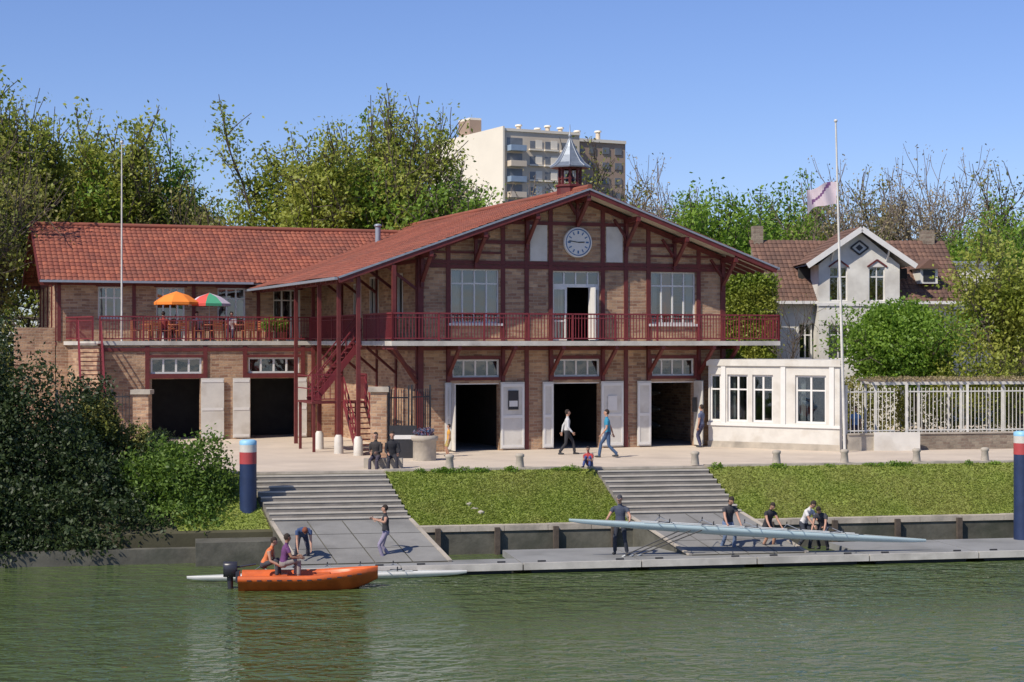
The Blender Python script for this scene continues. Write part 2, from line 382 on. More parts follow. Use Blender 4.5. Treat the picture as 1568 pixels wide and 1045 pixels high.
# roof
sl=math.sqrt(1+.355**2)
tiled('roof_slope',bh,(0,-1.3,10.3),(0,1,0),25.5,(-1,0,-.355),10.2*sl,tile)
tiled('roof_slope_east',bh,(0,-1.3,10.3),(0,1,0),25.5,(1,0,-.355),8.4*sl,tile)
b=B()
for sg,e in ((-1,10.15),(1,8.35)):
    b.add([(0,-1.28,10.2),(sg*e,-1.28,zr(e)-.1),(sg*e,24.1,zr(e)-.1),(0,24.1,10.2)],[(0,1,2,3)],cream)
    b.beam((0,-1.3,10.17),(sg*e,-1.3,zr(e)-.13),.05,.22,timber)
    b.beam((0,-1.335,10.27),(sg*e,-1.335,zr(e)-.03),.05,.07,zinc)
    b.beam((sg*(e+.08),-1.3,zr(e)-.06),(sg*(e+.08),15 if sg<0 else 24,zr(e)-.06),.12,.1,zinc)
b.tube([(0,-1.35,10.36),(0,24.1,10.36)],[.11,.11],tile,8)
b.build('roof_edges',bh)
b=B()
b.box(-8.14,8.4,-1.5,-.06,4.12,4.3,conc); b.box(-8.14,-6.72,-.06,11.4,4.125,4.299,conc)
b.build('balcony_slab',bh)
b=B()
railing(b,(-8.1,-1.46,4.3),(8.36,-1.46,4.3)); railing(b,(8.36,-1.46,4.3),(8.36,-.1,4.3))
railing(b,(-8.1,-1.46,4.3),(-8.1,2.6,4.3)); railing(b,(-8.1,3.8,4.3),(-8.1,11.3,4.3))
def flight(p0,p1,wdir):
    p0=Vector(p0);p1=Vector(p1);wd=Vector(wdir); d=p1-p0; Z=Vector((0,0,1))
    n=int(abs(d.z)/.18)
    for i in range(n):
        c=p0+Vector((d.x,d.y,0))*(i+.5)/n; z=p0.z+d.z*(i+1)/n
        c=Vector((c.x,c.y,z-.03)); b.beam(c+wd*.04,c+wd*.96,.28,.04,timber)
    for w in (Vector((0,0,0)),wd):
        b.beam(p0+w,p1+w,.05,.24,railm)
        for h in (.5,.95): b.beam(p0+w+Z*h,p1+w+Z*h,.045,.045,railm)
        for f in np.linspace(0,1,7): q=p0+w+d*f; b.beam(q,q+Z*.97,.03,.03,railm,up=(0,1,0))
flight((-8.4,-.7,0),(-8.4,1.35,1.95),(-.85,0,0))
flight((-10.05,2.75,1.95),(-8.15,2.75,4.25),(0,1.0,0))
b.box(-10.5,-8.3,1.35,2.7,1.87,1.95,timber); b.box(-10.5,-10.0,2.7,3.8,1.872,1.948,timber)
railing(b,(-10.48,1.38,1.95),(-9.3,1.38,1.95),sp=.2); railing(b,(-8.33,1.38,1.95),(-8.33,2.7,1.95))
for h in (.5,1.0): b.beam((-10.48,1.38,1.95+h),(-10.48,3.78,1.95+h),.04,.04,railm)
for s,t in ((-10.4,1.45),(-10.4,3.7),(-8.4,2.6)): b.box(s-.05,s+.05,t-.05,t+.05,0,1.87,timber)
flight((-18.55,6.6,.0),(-18.2,11.35,4.2),(.95,0,0))
b.build('balcony_railing_and_stairs',bh)
b=B()
for (s,t) in [(-9.3,-1.0),(-9.7,.35),(-9.75,3.2)]:
    b.tube([(s,t,0),(s,t,.6),(s,t,.72)],[.19,.17,.11],white,12)
b.build('post_pedestals',bh)
b=B()
cy=.7
def sq(h,z,n=8): return [(h*math.cos(2*math.pi*(k+.5)/n)*1.06,cy+h*math.sin(2*math.pi*(k+.5)/n)*1.06,z) for k in range(n)]
b.rings([sq(.5,10.1),sq(.5,10.5),sq(.56,10.52),sq(.56,10.6)],timber,False)
for k in range(8):
    t=2*math.pi*(k+.5)/8; x,y=.42*math.cos(t),cy+.42*math.sin(t); b.box(x-.045,x+.045,y-.045,y+.045,10.6,11.35,timber)
    t2=2*math.pi*(k+1.5)/8; x2,y2=.42*math.cos(t2),cy+.42*math.sin(t2); b.beam((x,y,11.28),(x2,y2,11.28),.05,.12,timber); b.beam((x,y,10.85),(x2,y2,10.85),.03,.04,timber)
b.rings([sq(.76,11.28),sq(.77,11.33),sq(.55,11.5),sq(.36,11.8),sq(.17,12.15),sq(.05,12.45)],slate,False)
for k in range(8):
    r=lambda h,z:[h*1.07*math.cos(2*math.pi*(k+.5)/8),cy+h*1.07*math.sin(2*math.pi*(k+.5)/8),z]
    b.tube([r(.77,11.34),r(.55,11.51),r(.36,11.81),r(.17,12.16),r(.05,12.46)],[.022]*5,zinc,5)
b.tube([(0,cy,12.4),(0,cy,12.55),(0,cy,12.6),(0,cy,12.66),(0,cy,13.05)],[.06,.05,.09,.03,.012],zinc,8)
b.tube([(0,cy,10.75),(0,cy,10.85),(0,cy,11.05),(0,cy,11.12)],[.2,.16,.11,.03],iron,12)
b.build('bell_cupola',bh)
# wing
b=B()
wh=[(-15.15,-12.95,2.88,3.58),(-10.9,-8.6,2.88,3.58),(-15.1,-13.0,0,2.65),(-10.8,-8.75,0,2.65)]
b.wall(-17.3,-6.72,11.4,11.7,0,4.1,wh,brick)
b.add([(-17.3,11.4,0),(-17.3,11.4,4.1),(-18.2,15.4,4.1),(-18.2,15.4,0)],[(0,1,2,3)],brick)
uh=[(-16.9,-15.8,5.3,6.75),(-14.3,-13.0,4.3,6.75),(-11.5,-10.2,5.0,6.75),(-8.9,-7.6,4.3,6.7)]
b.wall(-18.7,-6.7,15.4,15.7,0,7.0,uh,brick)
b.wall(15.7,23.4,-18.7,-18.4,0,7.0,[],brick,'y')
b.add([(-18.7,15.4,7.0),(-18.7,19.4,9.5),(-18.7,23.4,7.0),(-18.4,15.4,7.0),(-18.4,19.4,9.5),(-18.4,23.4,7.0)],[(0,1,2),(5,4,3),(0,3,4,1),(1,4,5,2)],brick)
b.box(-18.7,-6.7,23.1,23.4,0,7.0,brick)
b.wall(-20.5,-18.75,15.6,15.9,0,4.9,[],brick)
b.build('wing_walls',bh)
b=B()
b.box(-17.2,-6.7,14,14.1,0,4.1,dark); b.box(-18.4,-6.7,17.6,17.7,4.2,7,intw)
b.box(-17.38,-8.14,11.3,15.4,4.12,4.3,conc); b.add([(-17.38,11.3,4.298),(-17.3,15.4,4.298),(-18.4,15.4,4.298)],[(0,1,2)],conc)
b.add([(-17.38,11.3,4.12),(-17.38,11.3,4.29),(-18.4,15.4,4.29),(-18.4,15.4,4.12)],[(0,1,2,3)],conc)
b.build('terrace_slab',bh)
b=B()
for s in (-17.2,-15.3,-12.8,-11.05,-8.45,-6.9): b.box(s-.09,s+.09,11.34,11.5,0,4.1,timber)
b.box(-17.3,-6.72,11.345,11.5,3.85,4.0,timber)
for (x0,x1,z0,z1) in wh[:2]:
    b.box(x0-.12,x1+.12,11.342,11.5,z1,z1+.12,timber); b.box(x0-.12,x1+.12,11.343,11.5,z0-.2,z0,timber)
for (x0,x1,z0,z1) in uh: b.box(x0-.1,x1+.1,15.35,15.5,z1,z1+.14,timber)
for s in (-18.6,-15.3,-12.6,-9.6): b.box(s-.08,s+.08,15.36,15.5,4.3,6.95,timber)
b.box(-18.7,-6.7,15.36,15.5,6.8,6.95,timber)
for t,z in ((15.5,6.9),(17.4,8.1),(19.4,9.2),(21.4,8.1),(23.2,6.9)):
    b.box(-19.4,-18.4,t-.07,t+.07,z-.1,z+.08,timber); b.box(-18.76,-18.6,t-.07,t+.07,4.3,z,timber)
b.box(-18.75,-18.6,15.4,23.4,6.85,7.0,timber); b.box(-18.75,-18.6,15.4,23.4,4.1,4.25,timber)
b.build('wing_timber',bh)
b=B()
for (x0,x1,z0,z1) in wh[:2]: window(b,x0,x1,z0,z1,11.46,4,1,.08)
for i,(x0,x1,z0,z1) in enumerate(uh): window(b,x0,x1,z0,z1,15.5,3 if i!=1 else 4,1,.07,[z1-.5],curt=[(0,.2,curtain),(.8,1,curtain)])
for (a,c) in [(-13.0,-12.0),(-11.6,-10.85),(-8.72,-8.3)]:
    b.box(a,c,11.25,11.32,.05,2.68,white)
    for z in (.15,1.32,2.55): b.box(a+.03,c-.03,11.235,11.25,z-.05,z+.06,whitef)
b.build('wing_windows_doors',bh)
k=.58; 
tiled('wing_roof',bh,(-19.5,19.4,9.72),(1,0,0),17.9,(0,-1,-k),4.75*math.sqrt(1+k*k),tile)
tiled('wing_roof_back',bh,(-19.5,19.4,9.72),(1,0,0),17.9,(0,1,-k),4.75*math.sqrt(1+k*k),tile)
b=B()
b.add([(-19.48,19.4,9.64),(-8,19.4,9.64),(-8,14.67,6.9),(-19.48,14.67,6.9)],[(0,1,2,3)],cream)
b.beam((-19.5,19.4,9.66),(-19.5,14.65,6.92),.06,.24,timber); b.beam((-19.5,19.4,9.66),(-19.5,24.1,6.92),.06,.24,timber)
b.tube([(-19.55,19.4,9.77),(-1.7,19.4,9.77)],[.12,.12],tile,8)
b.beam((-19.5,14.6,6.95),(-10,14.6,6.95),.12,.1,zinc)
b.tube([(-3.2,17.6,8.9),(-3.2,17.6,9.9)],[.14,.14],zinc,10); b.ell((-3.2,17.6,9.95),(.2,.2,.1),zinc)
b.build('wing_roof_edges',bh)
b=B()
railing(b,(-17.3,11.36,4.3),(-8.14,11.36,4.3),mat=railm); railing(b,(-17.5,12.2,4.3),(-18.3,15.3,4.3))
b.build('terrace_railing',bh)
# ------------------------------------------------------------------ VERANDA
ve=empty('glazed_veranda',(8.0,69.5,0),math.atan2(-3.1,4.75))
b=B(); Lv=5.67
vh=[(.05,.55,1.05,2.95),(.85,1.75,1.05,2.95),(1.95,2.85,1.05,2.95),(3.8,5.1,1.05,2.95)]
b.wall(0,Lv,0,.25,0,3.3,vh,white)
b.prism([(-.06,-.08),(Lv+.06,-.08),(Lv-1.4,3.25),(-.06,3.25)],3.3,3.56,white); b.box(-.03,Lv+.03,-.06,.0,.88,1.0,whitef)
b.prism([(Lv-.12,.25),(Lv-1.42,3.1),(Lv-1.7,3.1),(Lv-.4,.25)],0,3.3,white); b.box(0,.2,.25,3.1,0,3.3,white)
b.box(.2,Lv-1.7,2.9,3.1,0,3.3,intw)
b.tube([(2.9,1.6,0),(2.9,1.6,.7),(2.9,1.6,.74)],[.5,.5,.5],curtain,12)
for x in (.68,3.3,5.35): b.box(x-.1,x+.1,-.05,0,1.0,3.3,whitef)
for i,h in enumerate(vh): window(b,h[0],h[1],h[2],h[3],.08,1 if i==0 else 2,1,.08,[2.35],curt=[(.0,.25,curtain)] if i in(1,3) else None)
b.box(-.02,Lv+.02,-.03,0,0,.25,stone)
b.build('veranda_walls',ve)
# ------------------------------------------------------------------ VILLA
vi=empty('white_villa',(17.6,86,0),math.radians(4))
b=B()
b.wall(-4.4,4.6,0,.3,0,6.4,[(-3.2,-1.7,3.4,5.2),(2.6,3.6,3.4,5)],render_w)
b.box(-4.4,-4.1,.3,7,0,6.4,render_w); b.box(4.3,4.6,.3,7,0,6.4,render_w)
for x in (-4.4,4.3): b.add([(x,0,6.4),(x,3.5,9.35),(x,7,6.4),(x+.3,0,6.4),(x+.3,3.5,9.35),(x+.3,7,6.4)],[(0,1,2),(5,4,3),(0,3,4,1)],render_w)
g0,g1,gc=-2.4,1.7,-.35
gh=[(-1.85,-.95,6.3,8.0),(.15,.95,6.3,8.0)]
b.wall(g0,g1,-.9,-.6,0,8.1,gh+[(-1.9,-.9,3.4,5.1)],render_w)
b.add([(g0,-.9,8.1),(g1,-.9,8.1),(gc,-.9,9.75),(g0,-.6,8.1),(g1,-.6,8.1),(gc,-.6,9.75)],[(0,1,2),(5,4,3)],render_w)
b.box(g0,g0+.3,-.6,3,0,8.1,render_w); b.box(g1-.3,g1,-.6,3,0,8.1,render_w)
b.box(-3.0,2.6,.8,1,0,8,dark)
b.build('villa_walls',vi)
kk=(9.5-6.25)/4.1
tiled('villa_roof',vi,(-5,3.5,9.55),(1,0,0),10.4,(0,-1,-kk),4.15*math.sqrt(1+kk*kk),tile2)
gk=1.75/2.6
tiled('villa_gable_roof',vi,(gc,-1.4,9.95),(0,1,0),4.4,(-1,0,-gk),2.75*math.sqrt(1+gk*gk),tile2)
tiled('villa_gable_roof_east',vi,(gc,-1.4,9.95),(0,1,0),4.4,(1,0,-gk),2.75*math.sqrt(1+gk*gk),tile2)
b=B()
for sg in (-1,1):
    b.beam((gc,-1.42,9.86),(gc+sg*2.75,-1.42,9.86-gk*2.75),.06,.26,whitef)
    b.add([(gc,-1.4,9.86),(gc+sg*2.7,-1.4,9.86-gk*2.7),(gc+sg*2.7,2.0,9.86-gk*2.7),(gc,2.0,9.86)],[(0,1,2,3)],white)
    b.beam((gc+sg*1.4,-1.4,8.9),(gc+sg*1.4,-.9,8.3),.08,.08,whitef)
b.box(-5,5.4,-.72,-.62,6.15,6.3,whitef)
b.box(-2.5,1.8,-.96,-.9,6.05,6.2,whitef)
dm=[(gc-.45,8.95),(gc,9.3),(gc+.45,8.95),(gc,8.6)]
for i in range(4):
    p=dm[i]; q=dm[(i+1)%4]; b.beam((p[0],-.94,p[1]),(q[0],-.94,q[1]),.08,.06,iron,up=(0,1,0))
b.add([(gc-.2,-.92,8.95),(gc,-.92,9.12),(gc+.2,-.92,8.95),(gc,-.92,8.78)],[(0,1,2,3)],iron)
for h in gh+[(-1.9,-.9,3.4,5.1)]: window(b,h[0],h[1],h[2],h[3],-.8,2,1,.05,[h[3]-.5])
window(b,-3.2,-2.5,3.4,5.2,.1,2,1,.07,[4.6]); b.box(-3.25,-1.65,-.06,0,3.3,3.4,whitef); window(b,2.6,3.6,3.4,5,.1,2,1,.06)
for x in (-1.4,.55):
    b.beam((x-.5,-.93,8.0),(x,-.93,8.35),.08,.05,timber,up=(0,1,0)); b.beam((x+.5,-.93,8.0),(x,-.93,8.35),.08,.05,timber,up=(0,1,0))
b.box(3.0,3.9,-.1,2.2,7.2,8.0,render_w); b.box(3.15,3.75,-.13,-.1,7.3,7.9,iron)
b.add([(2.85,-.35,7.95),(3.45,-.35,8.45),(4.05,-.35,7.95),(2.85,3,7.95),(3.45,3,8.45),(4.05,3,7.95)],[(0,1,4,3),(1,2,5,4),(0,2,1)],tile2)
b.box(-5.0+.2,-4.3,3.2,3.9,8.5,10.3,brick_d); b.box(4.2,4.8,3.2,3.9,9,10.1,brick_d)
b.tube([(-4.4,3.5,10.3),(-4.4,3.5,12.2)],[.02,.02],iron,5)
for z in (11.6,11.8,12.0,12.15): b.beam((-4.75,3.5,z),(-4.05,3.5,z),.02,.02,iron)
b.build('villa_trim',vi)
b=B()
b.box(22.6,26,92,97,0,8.4,render_w); b.box(22.4,26.2,91.8,97.2,8.4,8.6,zinc); b.box(22.8,23.4,92.2,92.8,8.6,9.3,render_w)
for x in (23.1,24.6): b.box(x,x+.7,91.95,92,5.6,7.4,iron)
b.build('rendered_house')
ap=empty('apartment_block',(-1.6,318,0),math.radians(27)); ap.scale=(1.16,1.7,1)
apw=M('apartment_white',(.78,.71,.58),.85,.06,.1,.1); apb=M('apartment_beige',(.60,.51,.39),.85,.08,.1,.1); apbr=M('apartment_brick',(.36,.26,.19),.85,.1,.3,0)
apg=M('apartment_glass',(.16,.17,.18),.3,.3,.4,0)
awn=M('balcony_blue',(.25,.33,.42),.5,.2,.3,0)
b=B()
Wd=22
b.box(0,14,0,Wd*.85,0,43.5,apb)
b.box(-.3,0,-.3,Wd*.85,0,44.3,apw)
b.box(14,24.5,2,16,0,42.8,apbr)
for fl in range(12):
    z=8+fl*2.9
    b.box(.6,3.4,-1.1,0.1,z-.15,z+.9,awn if fl%2 else apb); b.box(.6,3.4,-.02,.02,z+.95,z+2.4,apg)
    for x in (4.8,7.6,10.6): 
        b.box(x,x+1.5,-.06,.02,z+.6,z+2.0,apg); b.box(x+1.0,x+2.2,-.09,-.06,z+.6,z+2.2,apw)
        b.box(x-.2,x+2.3,-.3,0,z+.2,z+.5,apw)
    for x in (15,17.4,20,22.4): b.box(x,x+1.3,1.9,2.02,z+.7,z+2.0,apg)
b.box(-.2,14,-.15,Wd*.85,43.5,44.0,apw); b.box(14,24.5,1.8,16,42.8,43.4,apw)
b.box(1,3.2,10,13,44,47.6,apbr); b.box(1,3.2,10,13,47.6,48,apw)
for x,h in ((5,1.2),(8.5,.8),(10.4,1.4),(12.8,1.2),(16,.8),(20,1.0)): b.tube([(x,3,43),(x,3,44+h)],[.35,.35],apb,8); b.tube([(x,3,44+h),(x,3,44.3+h)],[.55,.5],apw,8)
b.build('apartment_walls',ap)
b=B(); b.box(-27,-22.5,128,134,0,13,M('far_house_red',(.3,.13,.1),.9,.15,.5,0)); b.add([(-27.4,127.5,13),(-22.1,127.5,13),(-22.1,134,13),(-27.4,134,13),(-24.7,131,15)],[(0,1,4),(1,2,4),(2,3,4),(3,0,4)],tile2)
b.build('brick_house')
# ------------------------------------------------------------------ GROUND / RIVER (river frame)
RO=(0,57.4,0); RA=math.radians(11)
def W(a,bb,z=0): return (a*math.cos(RA)-bb*math.sin(RA), 57.4+a*math.sin(RA)+bb*math.cos(RA), z)
earth=M('earth_ground',(.07,.065,.035),.95,.3,.4,.5,6)
b=B()
prof=[(-400,-4.2),(-2.95,-4.2),(-2.9,-1.62),(0,-.06),(6,-.02),(900,-.02)]
for i in range(len(prof)-1):
    (b0,z0),(b1,z1)=prof[i],prof[i+1]
    b.add([(-700,b0,z0),(700,b0,z0),(700,b1,z1),(-700,b1,z1)],[(0,1,2,3)],earth)
b.build('ground',None,RO,RA)
b=B(); b.add([(-10.5,.3,0),(45,.3,0),(45,25,0),(-10.5,25,0)],[(0,1,2,3)],paving); b.add([(-26,6,-.008),(-10.5,6,-.008),(-10.5,25,-.008),(-26,25,-.008)],[(0,1,2,3)],paving); b.build('quay_pavement',None,RO,RA)
b=B()
def segs(a0,a1,step):
    n=max(1,round((a1-a0)/step)); return [(a0+(a1-a0)*i/n,a0+(a1-a0)*(i+1)/n) for i in range(n)]
for (A0,A1) in ((-4.3,2.85),(6.8,45),(-10.5,-8.8)):
    for (x0,x1) in segs(A0,A1,1.2): b.box(x0+.006,x1-.006,-.08,.32,-.2,.045+random.uniform(-.004,.004),stone)
for (A0,A1) in ((-8.8,-4.3),(2.85,6.8)): b.box(A0,A1,-.02,.32,-.2,.006,stone)
b.build('quay_kerb',None,RO,RA)
b=B()
for (A0,A1) in ((-3.7,3.4),(7.2,60)):
    for (x0,x1) in segs(A0,A1,1.5): b.box(x0+.008,x1-.008,-3.15,-2.75,-1.72,-1.54+random.uniform(-.008,.008),stone)
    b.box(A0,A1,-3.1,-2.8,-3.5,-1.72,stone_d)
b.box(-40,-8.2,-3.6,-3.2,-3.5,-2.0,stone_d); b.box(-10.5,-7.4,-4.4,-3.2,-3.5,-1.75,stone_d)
for (a,t) in [(x,0) for x in np.arange(-3.0,3.4,1.9)]+[(x,0) for x in np.arange(8,45,2.2)]:
    b.box(a-.08,a+.08,-3.3,-3.15,-3.2,-1.6,bark)
b.build('embankment_wall',None,RO,RA)
def stair(name,t0,t1,m0,m1,r0,r1):
    b=B(); n=9; zb=-1.3
    for i in range(n):
        f0=i/n; f1=(i+1)/n
        a0=t0+(m0-t0)*f0; a1=t1+(m1-t1)*f0; c0=t0+(m0-t0)*f1; c1=t1+(m1-t1)*f1
        y0=-2.7*f0-.02; y1=-2.7*f1-.02
        zt=zb*(i+.6)/n
        b.add([(c0,y1,-3),(c1,y1,-3),(a1,y0,-3),(a0,y0,-3),(c0,y1,zt),(c1,y1,zt),(a1,y0,zt),(a0,y0,zt)],
              [(4,5,6,7),(0,1,5,4),(1,2,6,5),(3,0,4,7)],stepm)
        b.add([(c0,y1-.02,zt-.04),(c1,y1-.02,zt-.04),(c1,y1+.06,zt-.04),(c0,y1+.06,zt-.04),(c0,y1-.02,zt+.006),(c1,y1-.02,zt+.006),(c1,y1+.06,zt+.006),(c0,y1+.06,zt+.006)],
              [(4,5,6,7),(0,1,5,4),(1,2,6,5),(3,0,4,7)],nose)
    y0=-2.74; y1=-7.0; z0=-1.33; z1=-2.13
    nx,ny=4,3
    for i in range(nx):
        for j in range(ny):
            def P(u,v,dz=0): 
                aL=m0+(r0-m0)*v; aR=m1+(r1-m1)*v; return (aL+(aR-aL)*u, y0+(y1-y0)*v, z0+(z1-z0)*v+dz)
            e=.004; u0,u1=i/nx+e,(i+1)/nx-e; v0,v1=j/ny+e,(j+1)/ny-e
            b.add([P(u0,v1),P(u1,v1),P(u1,v0),P(u0,v0)],[(0,1,2,3)],rampm)
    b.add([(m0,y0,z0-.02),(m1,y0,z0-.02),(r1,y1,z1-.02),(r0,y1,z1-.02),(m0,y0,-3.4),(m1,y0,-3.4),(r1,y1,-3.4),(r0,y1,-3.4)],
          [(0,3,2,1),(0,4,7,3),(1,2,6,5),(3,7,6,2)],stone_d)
    for (m_,r_) in ((m0,r0),(m1,r1)): b.beam((m_,y0,z0),(r_,y1,z1),.12,.05,stone)
    return b.build(name,None,RO,RA)
stair('boat_steps_and_ramp',-8.8,-4.35,-8.15,-3.8,-7.6,-3.2)
stair('boat_steps_and_ramp',2.85,6.75,3.3,7.15,4.1,7.8)
b=B()
for (x0,x1) in segs(-8.3,45,3.6):
    full=x0>-4 and not (3<x0<7)
    b.box(x0+.02,x1-.02,-7.75,-4.5 if full else -6.6,-2.36,-2.16,ponm)
    b.box(x0+.02,x1-.02,-7.85,-7.75,-2.34,-2.14,conc)
    b.box(x0+.3,x1-.3,-7.6,-4.8 if full else -6.8,-2.75,-2.36,iron)
    for x in (x0+.6,x1-.6): b.tube([(x-.12,-7.6,-2.12),(x+.12,-7.6,-2.12)],[.025,.025],iron,6)
b.build('floating_pontoon',None,RO,RA)
for a in (-2.1,.3,2.7,6.45,9.4,11.9,14.6,17.2):
    b=B(); b.tube([(0,0,0),(0,0,.32),(0,0,.36),(0,0,.44),(0,0,.47)],[.15,.12,.15,.15,.08],stone,10); b.build('stone_bollard',None,W(a,.15,.04))
pn=M('pile_navy',(.02,.035,.09),.45,.2,2,.1); prd=M('pile_red',(.42,.06,.06),.5,.15,2,0); plb=M('pile_blue',(.25,.5,.68),.5,.1,2,0)
for (x,y,zt) in ((-8.35,54.0,1.14),(16.62,55.6,1.33)):
    b=B(); R=.27
    b.tube([(0,0,-3.6-zt),(0,0,-.6)],[R,R],pn,20)
    b.tube([(0,0,-.72),(0,0,-.35)],[R+.004,R+.004],prd,20); b.tube([(0,0,-.35),(0,0,-.12)],[R+.004,R+.004],white,20); b.tube([(0,0,-.12),(0,0,0),(0,0,.04)],[R+.004,R+.004,R*.7],plb,20)
    b.build('mooring_pile',None,(x,y,zt))
# water
m,nt,bs=base('river_water')
tc=N(nt,'ShaderNodeTexCoord')
mp=N(nt,'ShaderNodeMapping'); mp.inputs['Scale'].default_value=(.8,1.3,1); mp.inputs['Rotation'].default_value=(0,0,.45); nt.links.new(tc.outputs['Object'],mp.inputs[0])
n1=N(nt,'ShaderNodeTexNoise'); n1.inputs['Scale'].default_value=2.4; n1.inputs['Detail'].default_value=2.2; n1.inputs['Roughness'].default_value=.5; n1.inputs['Distortion'].default_value=.6; nt.links.new(mp.outputs[0],n1.inputs['Vector'])
n2=N(nt,'ShaderNodeTexNoise'); n2.inputs['Scale'].default_value=.7; n2.inputs['Detail'].default_value=1; nt.links.new(mp.outputs[0],n2.inputs['Vector'])
n3=N(nt,'ShaderNodeTexNoise'); n3.inputs['Scale'].default_value=.12; n3.inputs['Detail'].default_value=3; nt.links.new(mp.outputs[0],n3.inputs['Vector'])
ad=N(nt,'ShaderNodeMath',operation='MULTIPLY_ADD'); nt.links.new(n2.outputs['Fac'],ad.inputs[0]); ad.inputs[1].default_value=1.0; nt.links.new(n1.outputs['Fac'],ad.inputs[2])
bp=N(nt,'ShaderNodeBump'); bp.inputs['Strength'].default_value=1; bp.inputs['Distance'].default_value=.19; nt.links.new(ad.outputs[0],bp.inputs['Height']); nt.links.new(bp.outputs[0],bs.inputs['Normal'])
c=mixc(nt,n3.outputs['Fac'],(.062,.09,.028),(.082,.115,.038)); nt.links.new(c,bs.inputs['Base Color']); bs.inputs['Roughness'].default_value=.05; bs.inputs['IOR'].default_value=1.33
water=m
b=B(); b.add([(-700,-400,-2.45),(700,-400,-2.45),(700,-2.8,-2.45),(-700,-2.8,-2.45)],[(0,1,2,3)],water); b.build('river_water',None,RO,RA)
# grass bank
grassm=M('grass_soil',(.20,.24,.045),.95,.2,1.2,.4,10,dirt=((.24,.23,.07),.9,.5))
bladem=leafmat('grass_blades',(.19,.25,.035),(.29,.37,.06),(.32,.33,.085),.4)
rockm=M('rock',(.4,.36,.3),.9,.2,5,.5)
def grass_patch(A0,A1,n,skew=True):
    vs=[];fs=[]
    und=lambda a,v:.025*math.sin(a*1.1+v*3)*math.sin(v*math.pi)
    nx=max(2,int((A1[0]-A0[0])/.5)); ny=8
    for j in range(ny+1):
        v=j/ny
        for i in range(nx+1):
            u=i/nx; a=(A0[0]+(A0[1]-A0[0])*v)*(1-u)+(A1[0]+(A1[1]-A1[0])*v)*u
            vs.append((a,-.08-2.7*v,-.03-1.52*v+und(a,v)))
    for j in range(ny):
        for i in range(nx):
            k=j*(nx+1)+i; fs.append((k+nx+1,k+nx+2,k+1,k))
    b=B(); b.add(vs,fs,grassm,True)
    o=b.build('grass_bank',None,RO,RA)
    u=rng.random(n); v=rng.random(n)**.9
    a=(A0[0]+(A0[1]-A0[0])*v)*(1-u)+(A1[0]+(A1[1]-A1[0])*v)*u
    y=-.08-2.7*v; z=-.03-1.52*v+.025*np.sin(a*1.1+v*3)*np.sin(v*np.pi)
    h=rng.uniform(.02,.055,n); w=rng.uniform(.012,.026,n); th=rng.random(n)*6.28; lx=rng.normal(0,.04,n); ly=rng.normal(0,.04,n)
    p=np.stack([a,y,z],1); d=np.stack([np.cos(th)*w,np.sin(th)*w,np.zeros(n)],1); t=p+np.stack([lx,ly,h],1)
    V=np.stack([p-d,p+d,t+d*.3,t-d*.3],1).reshape(-1,3)
    me=npmesh('grass_blades',V,np.arange(4*n).reshape(-1,4),[bladem],np.zeros(n))
    g=link(bpy.data.objects.new('blades',me)); g.parent=o
grass_patch((-4.3,-3.75),(2.8,3.3),30000); grass_patch((6.8,7.2),(26,26),60000); grass_patch((-12,-11),(-8.85,-8.2),6000)
for (x,y,z,sx,sy,sz,r) in ((-1.95,55.7,-.95,.32,.2,.1,0),(-1.4,55.4,-1.05,.2,.15,.12,1),(-1.2,55.2,-1.15,.25,.14,.09,.5),(-1.0,55.0,-1.25,.16,.12,.1,2)):
    b=B(); rg=random.Random(int(x*100)); rr=[]
    for i in range(7):
        a=math.pi*i/6; rr.append([(sx*max(.05,math.sin(a))*math.cos(2*math.pi*k/8)*rg.uniform(.75,1.2),sy*max(.05,math.sin(a))*math.sin(2*math.pi*k/8)*rg.uniform(.75,1.2),sz*math.cos(a)*rg.uniform(.8,1.1)) for k in range(8)])
    b.rings(rr,rockm,False); b.build('bank_rock',None,(x,y,z),r)
# ------------------------------------------------------------------ vegetation
def leaves(P,size,rg,flat=.0):
    n=len(P); a=rg.normal(size=(n,3)); a/=np.linalg.norm(a,axis=1)[:,None]; r=rg.normal(size=(n,3)); bb=np.cross(a,r); bb/=np.linalg.norm(bb,axis=1)[:,None]
    s=(size*rg.uniform(.6,1.4,n))[:,None]
    a=a*s; bb=bb*s*.6
    return np.stack([P-a,P-bb*.9+a*.1,P+a,P+bb*.9+a*.1],1).reshape(-1,3)
def tubes_np(segs,n=5):
    V=[];F=[];o=0
    for (p,q,r0,r1) in segs:
        d=q-p; L=np.linalg.norm(d)
        if L<1e-5: continue
        d=d/L; ref=np.array([0,0,1.]) if abs(d[2])<.9 else np.array([1.,0,0]); a=np.cross(d,ref); a/=np.linalg.norm(a); b_=np.cross(d,a)
        for (c,r) in ((p,r0),(q,r1)):
            for k in range(n):
                t=2*math.pi*k/n; V.append(c+(a*math.cos(t)+b_*math.sin(t))*r)
        for k in range(n): F.append((o+k,o+(k+1)%n,o+n+(k+1)%n,o+n+k))
        o+=2*n
    return np.array(V),np.array(F)
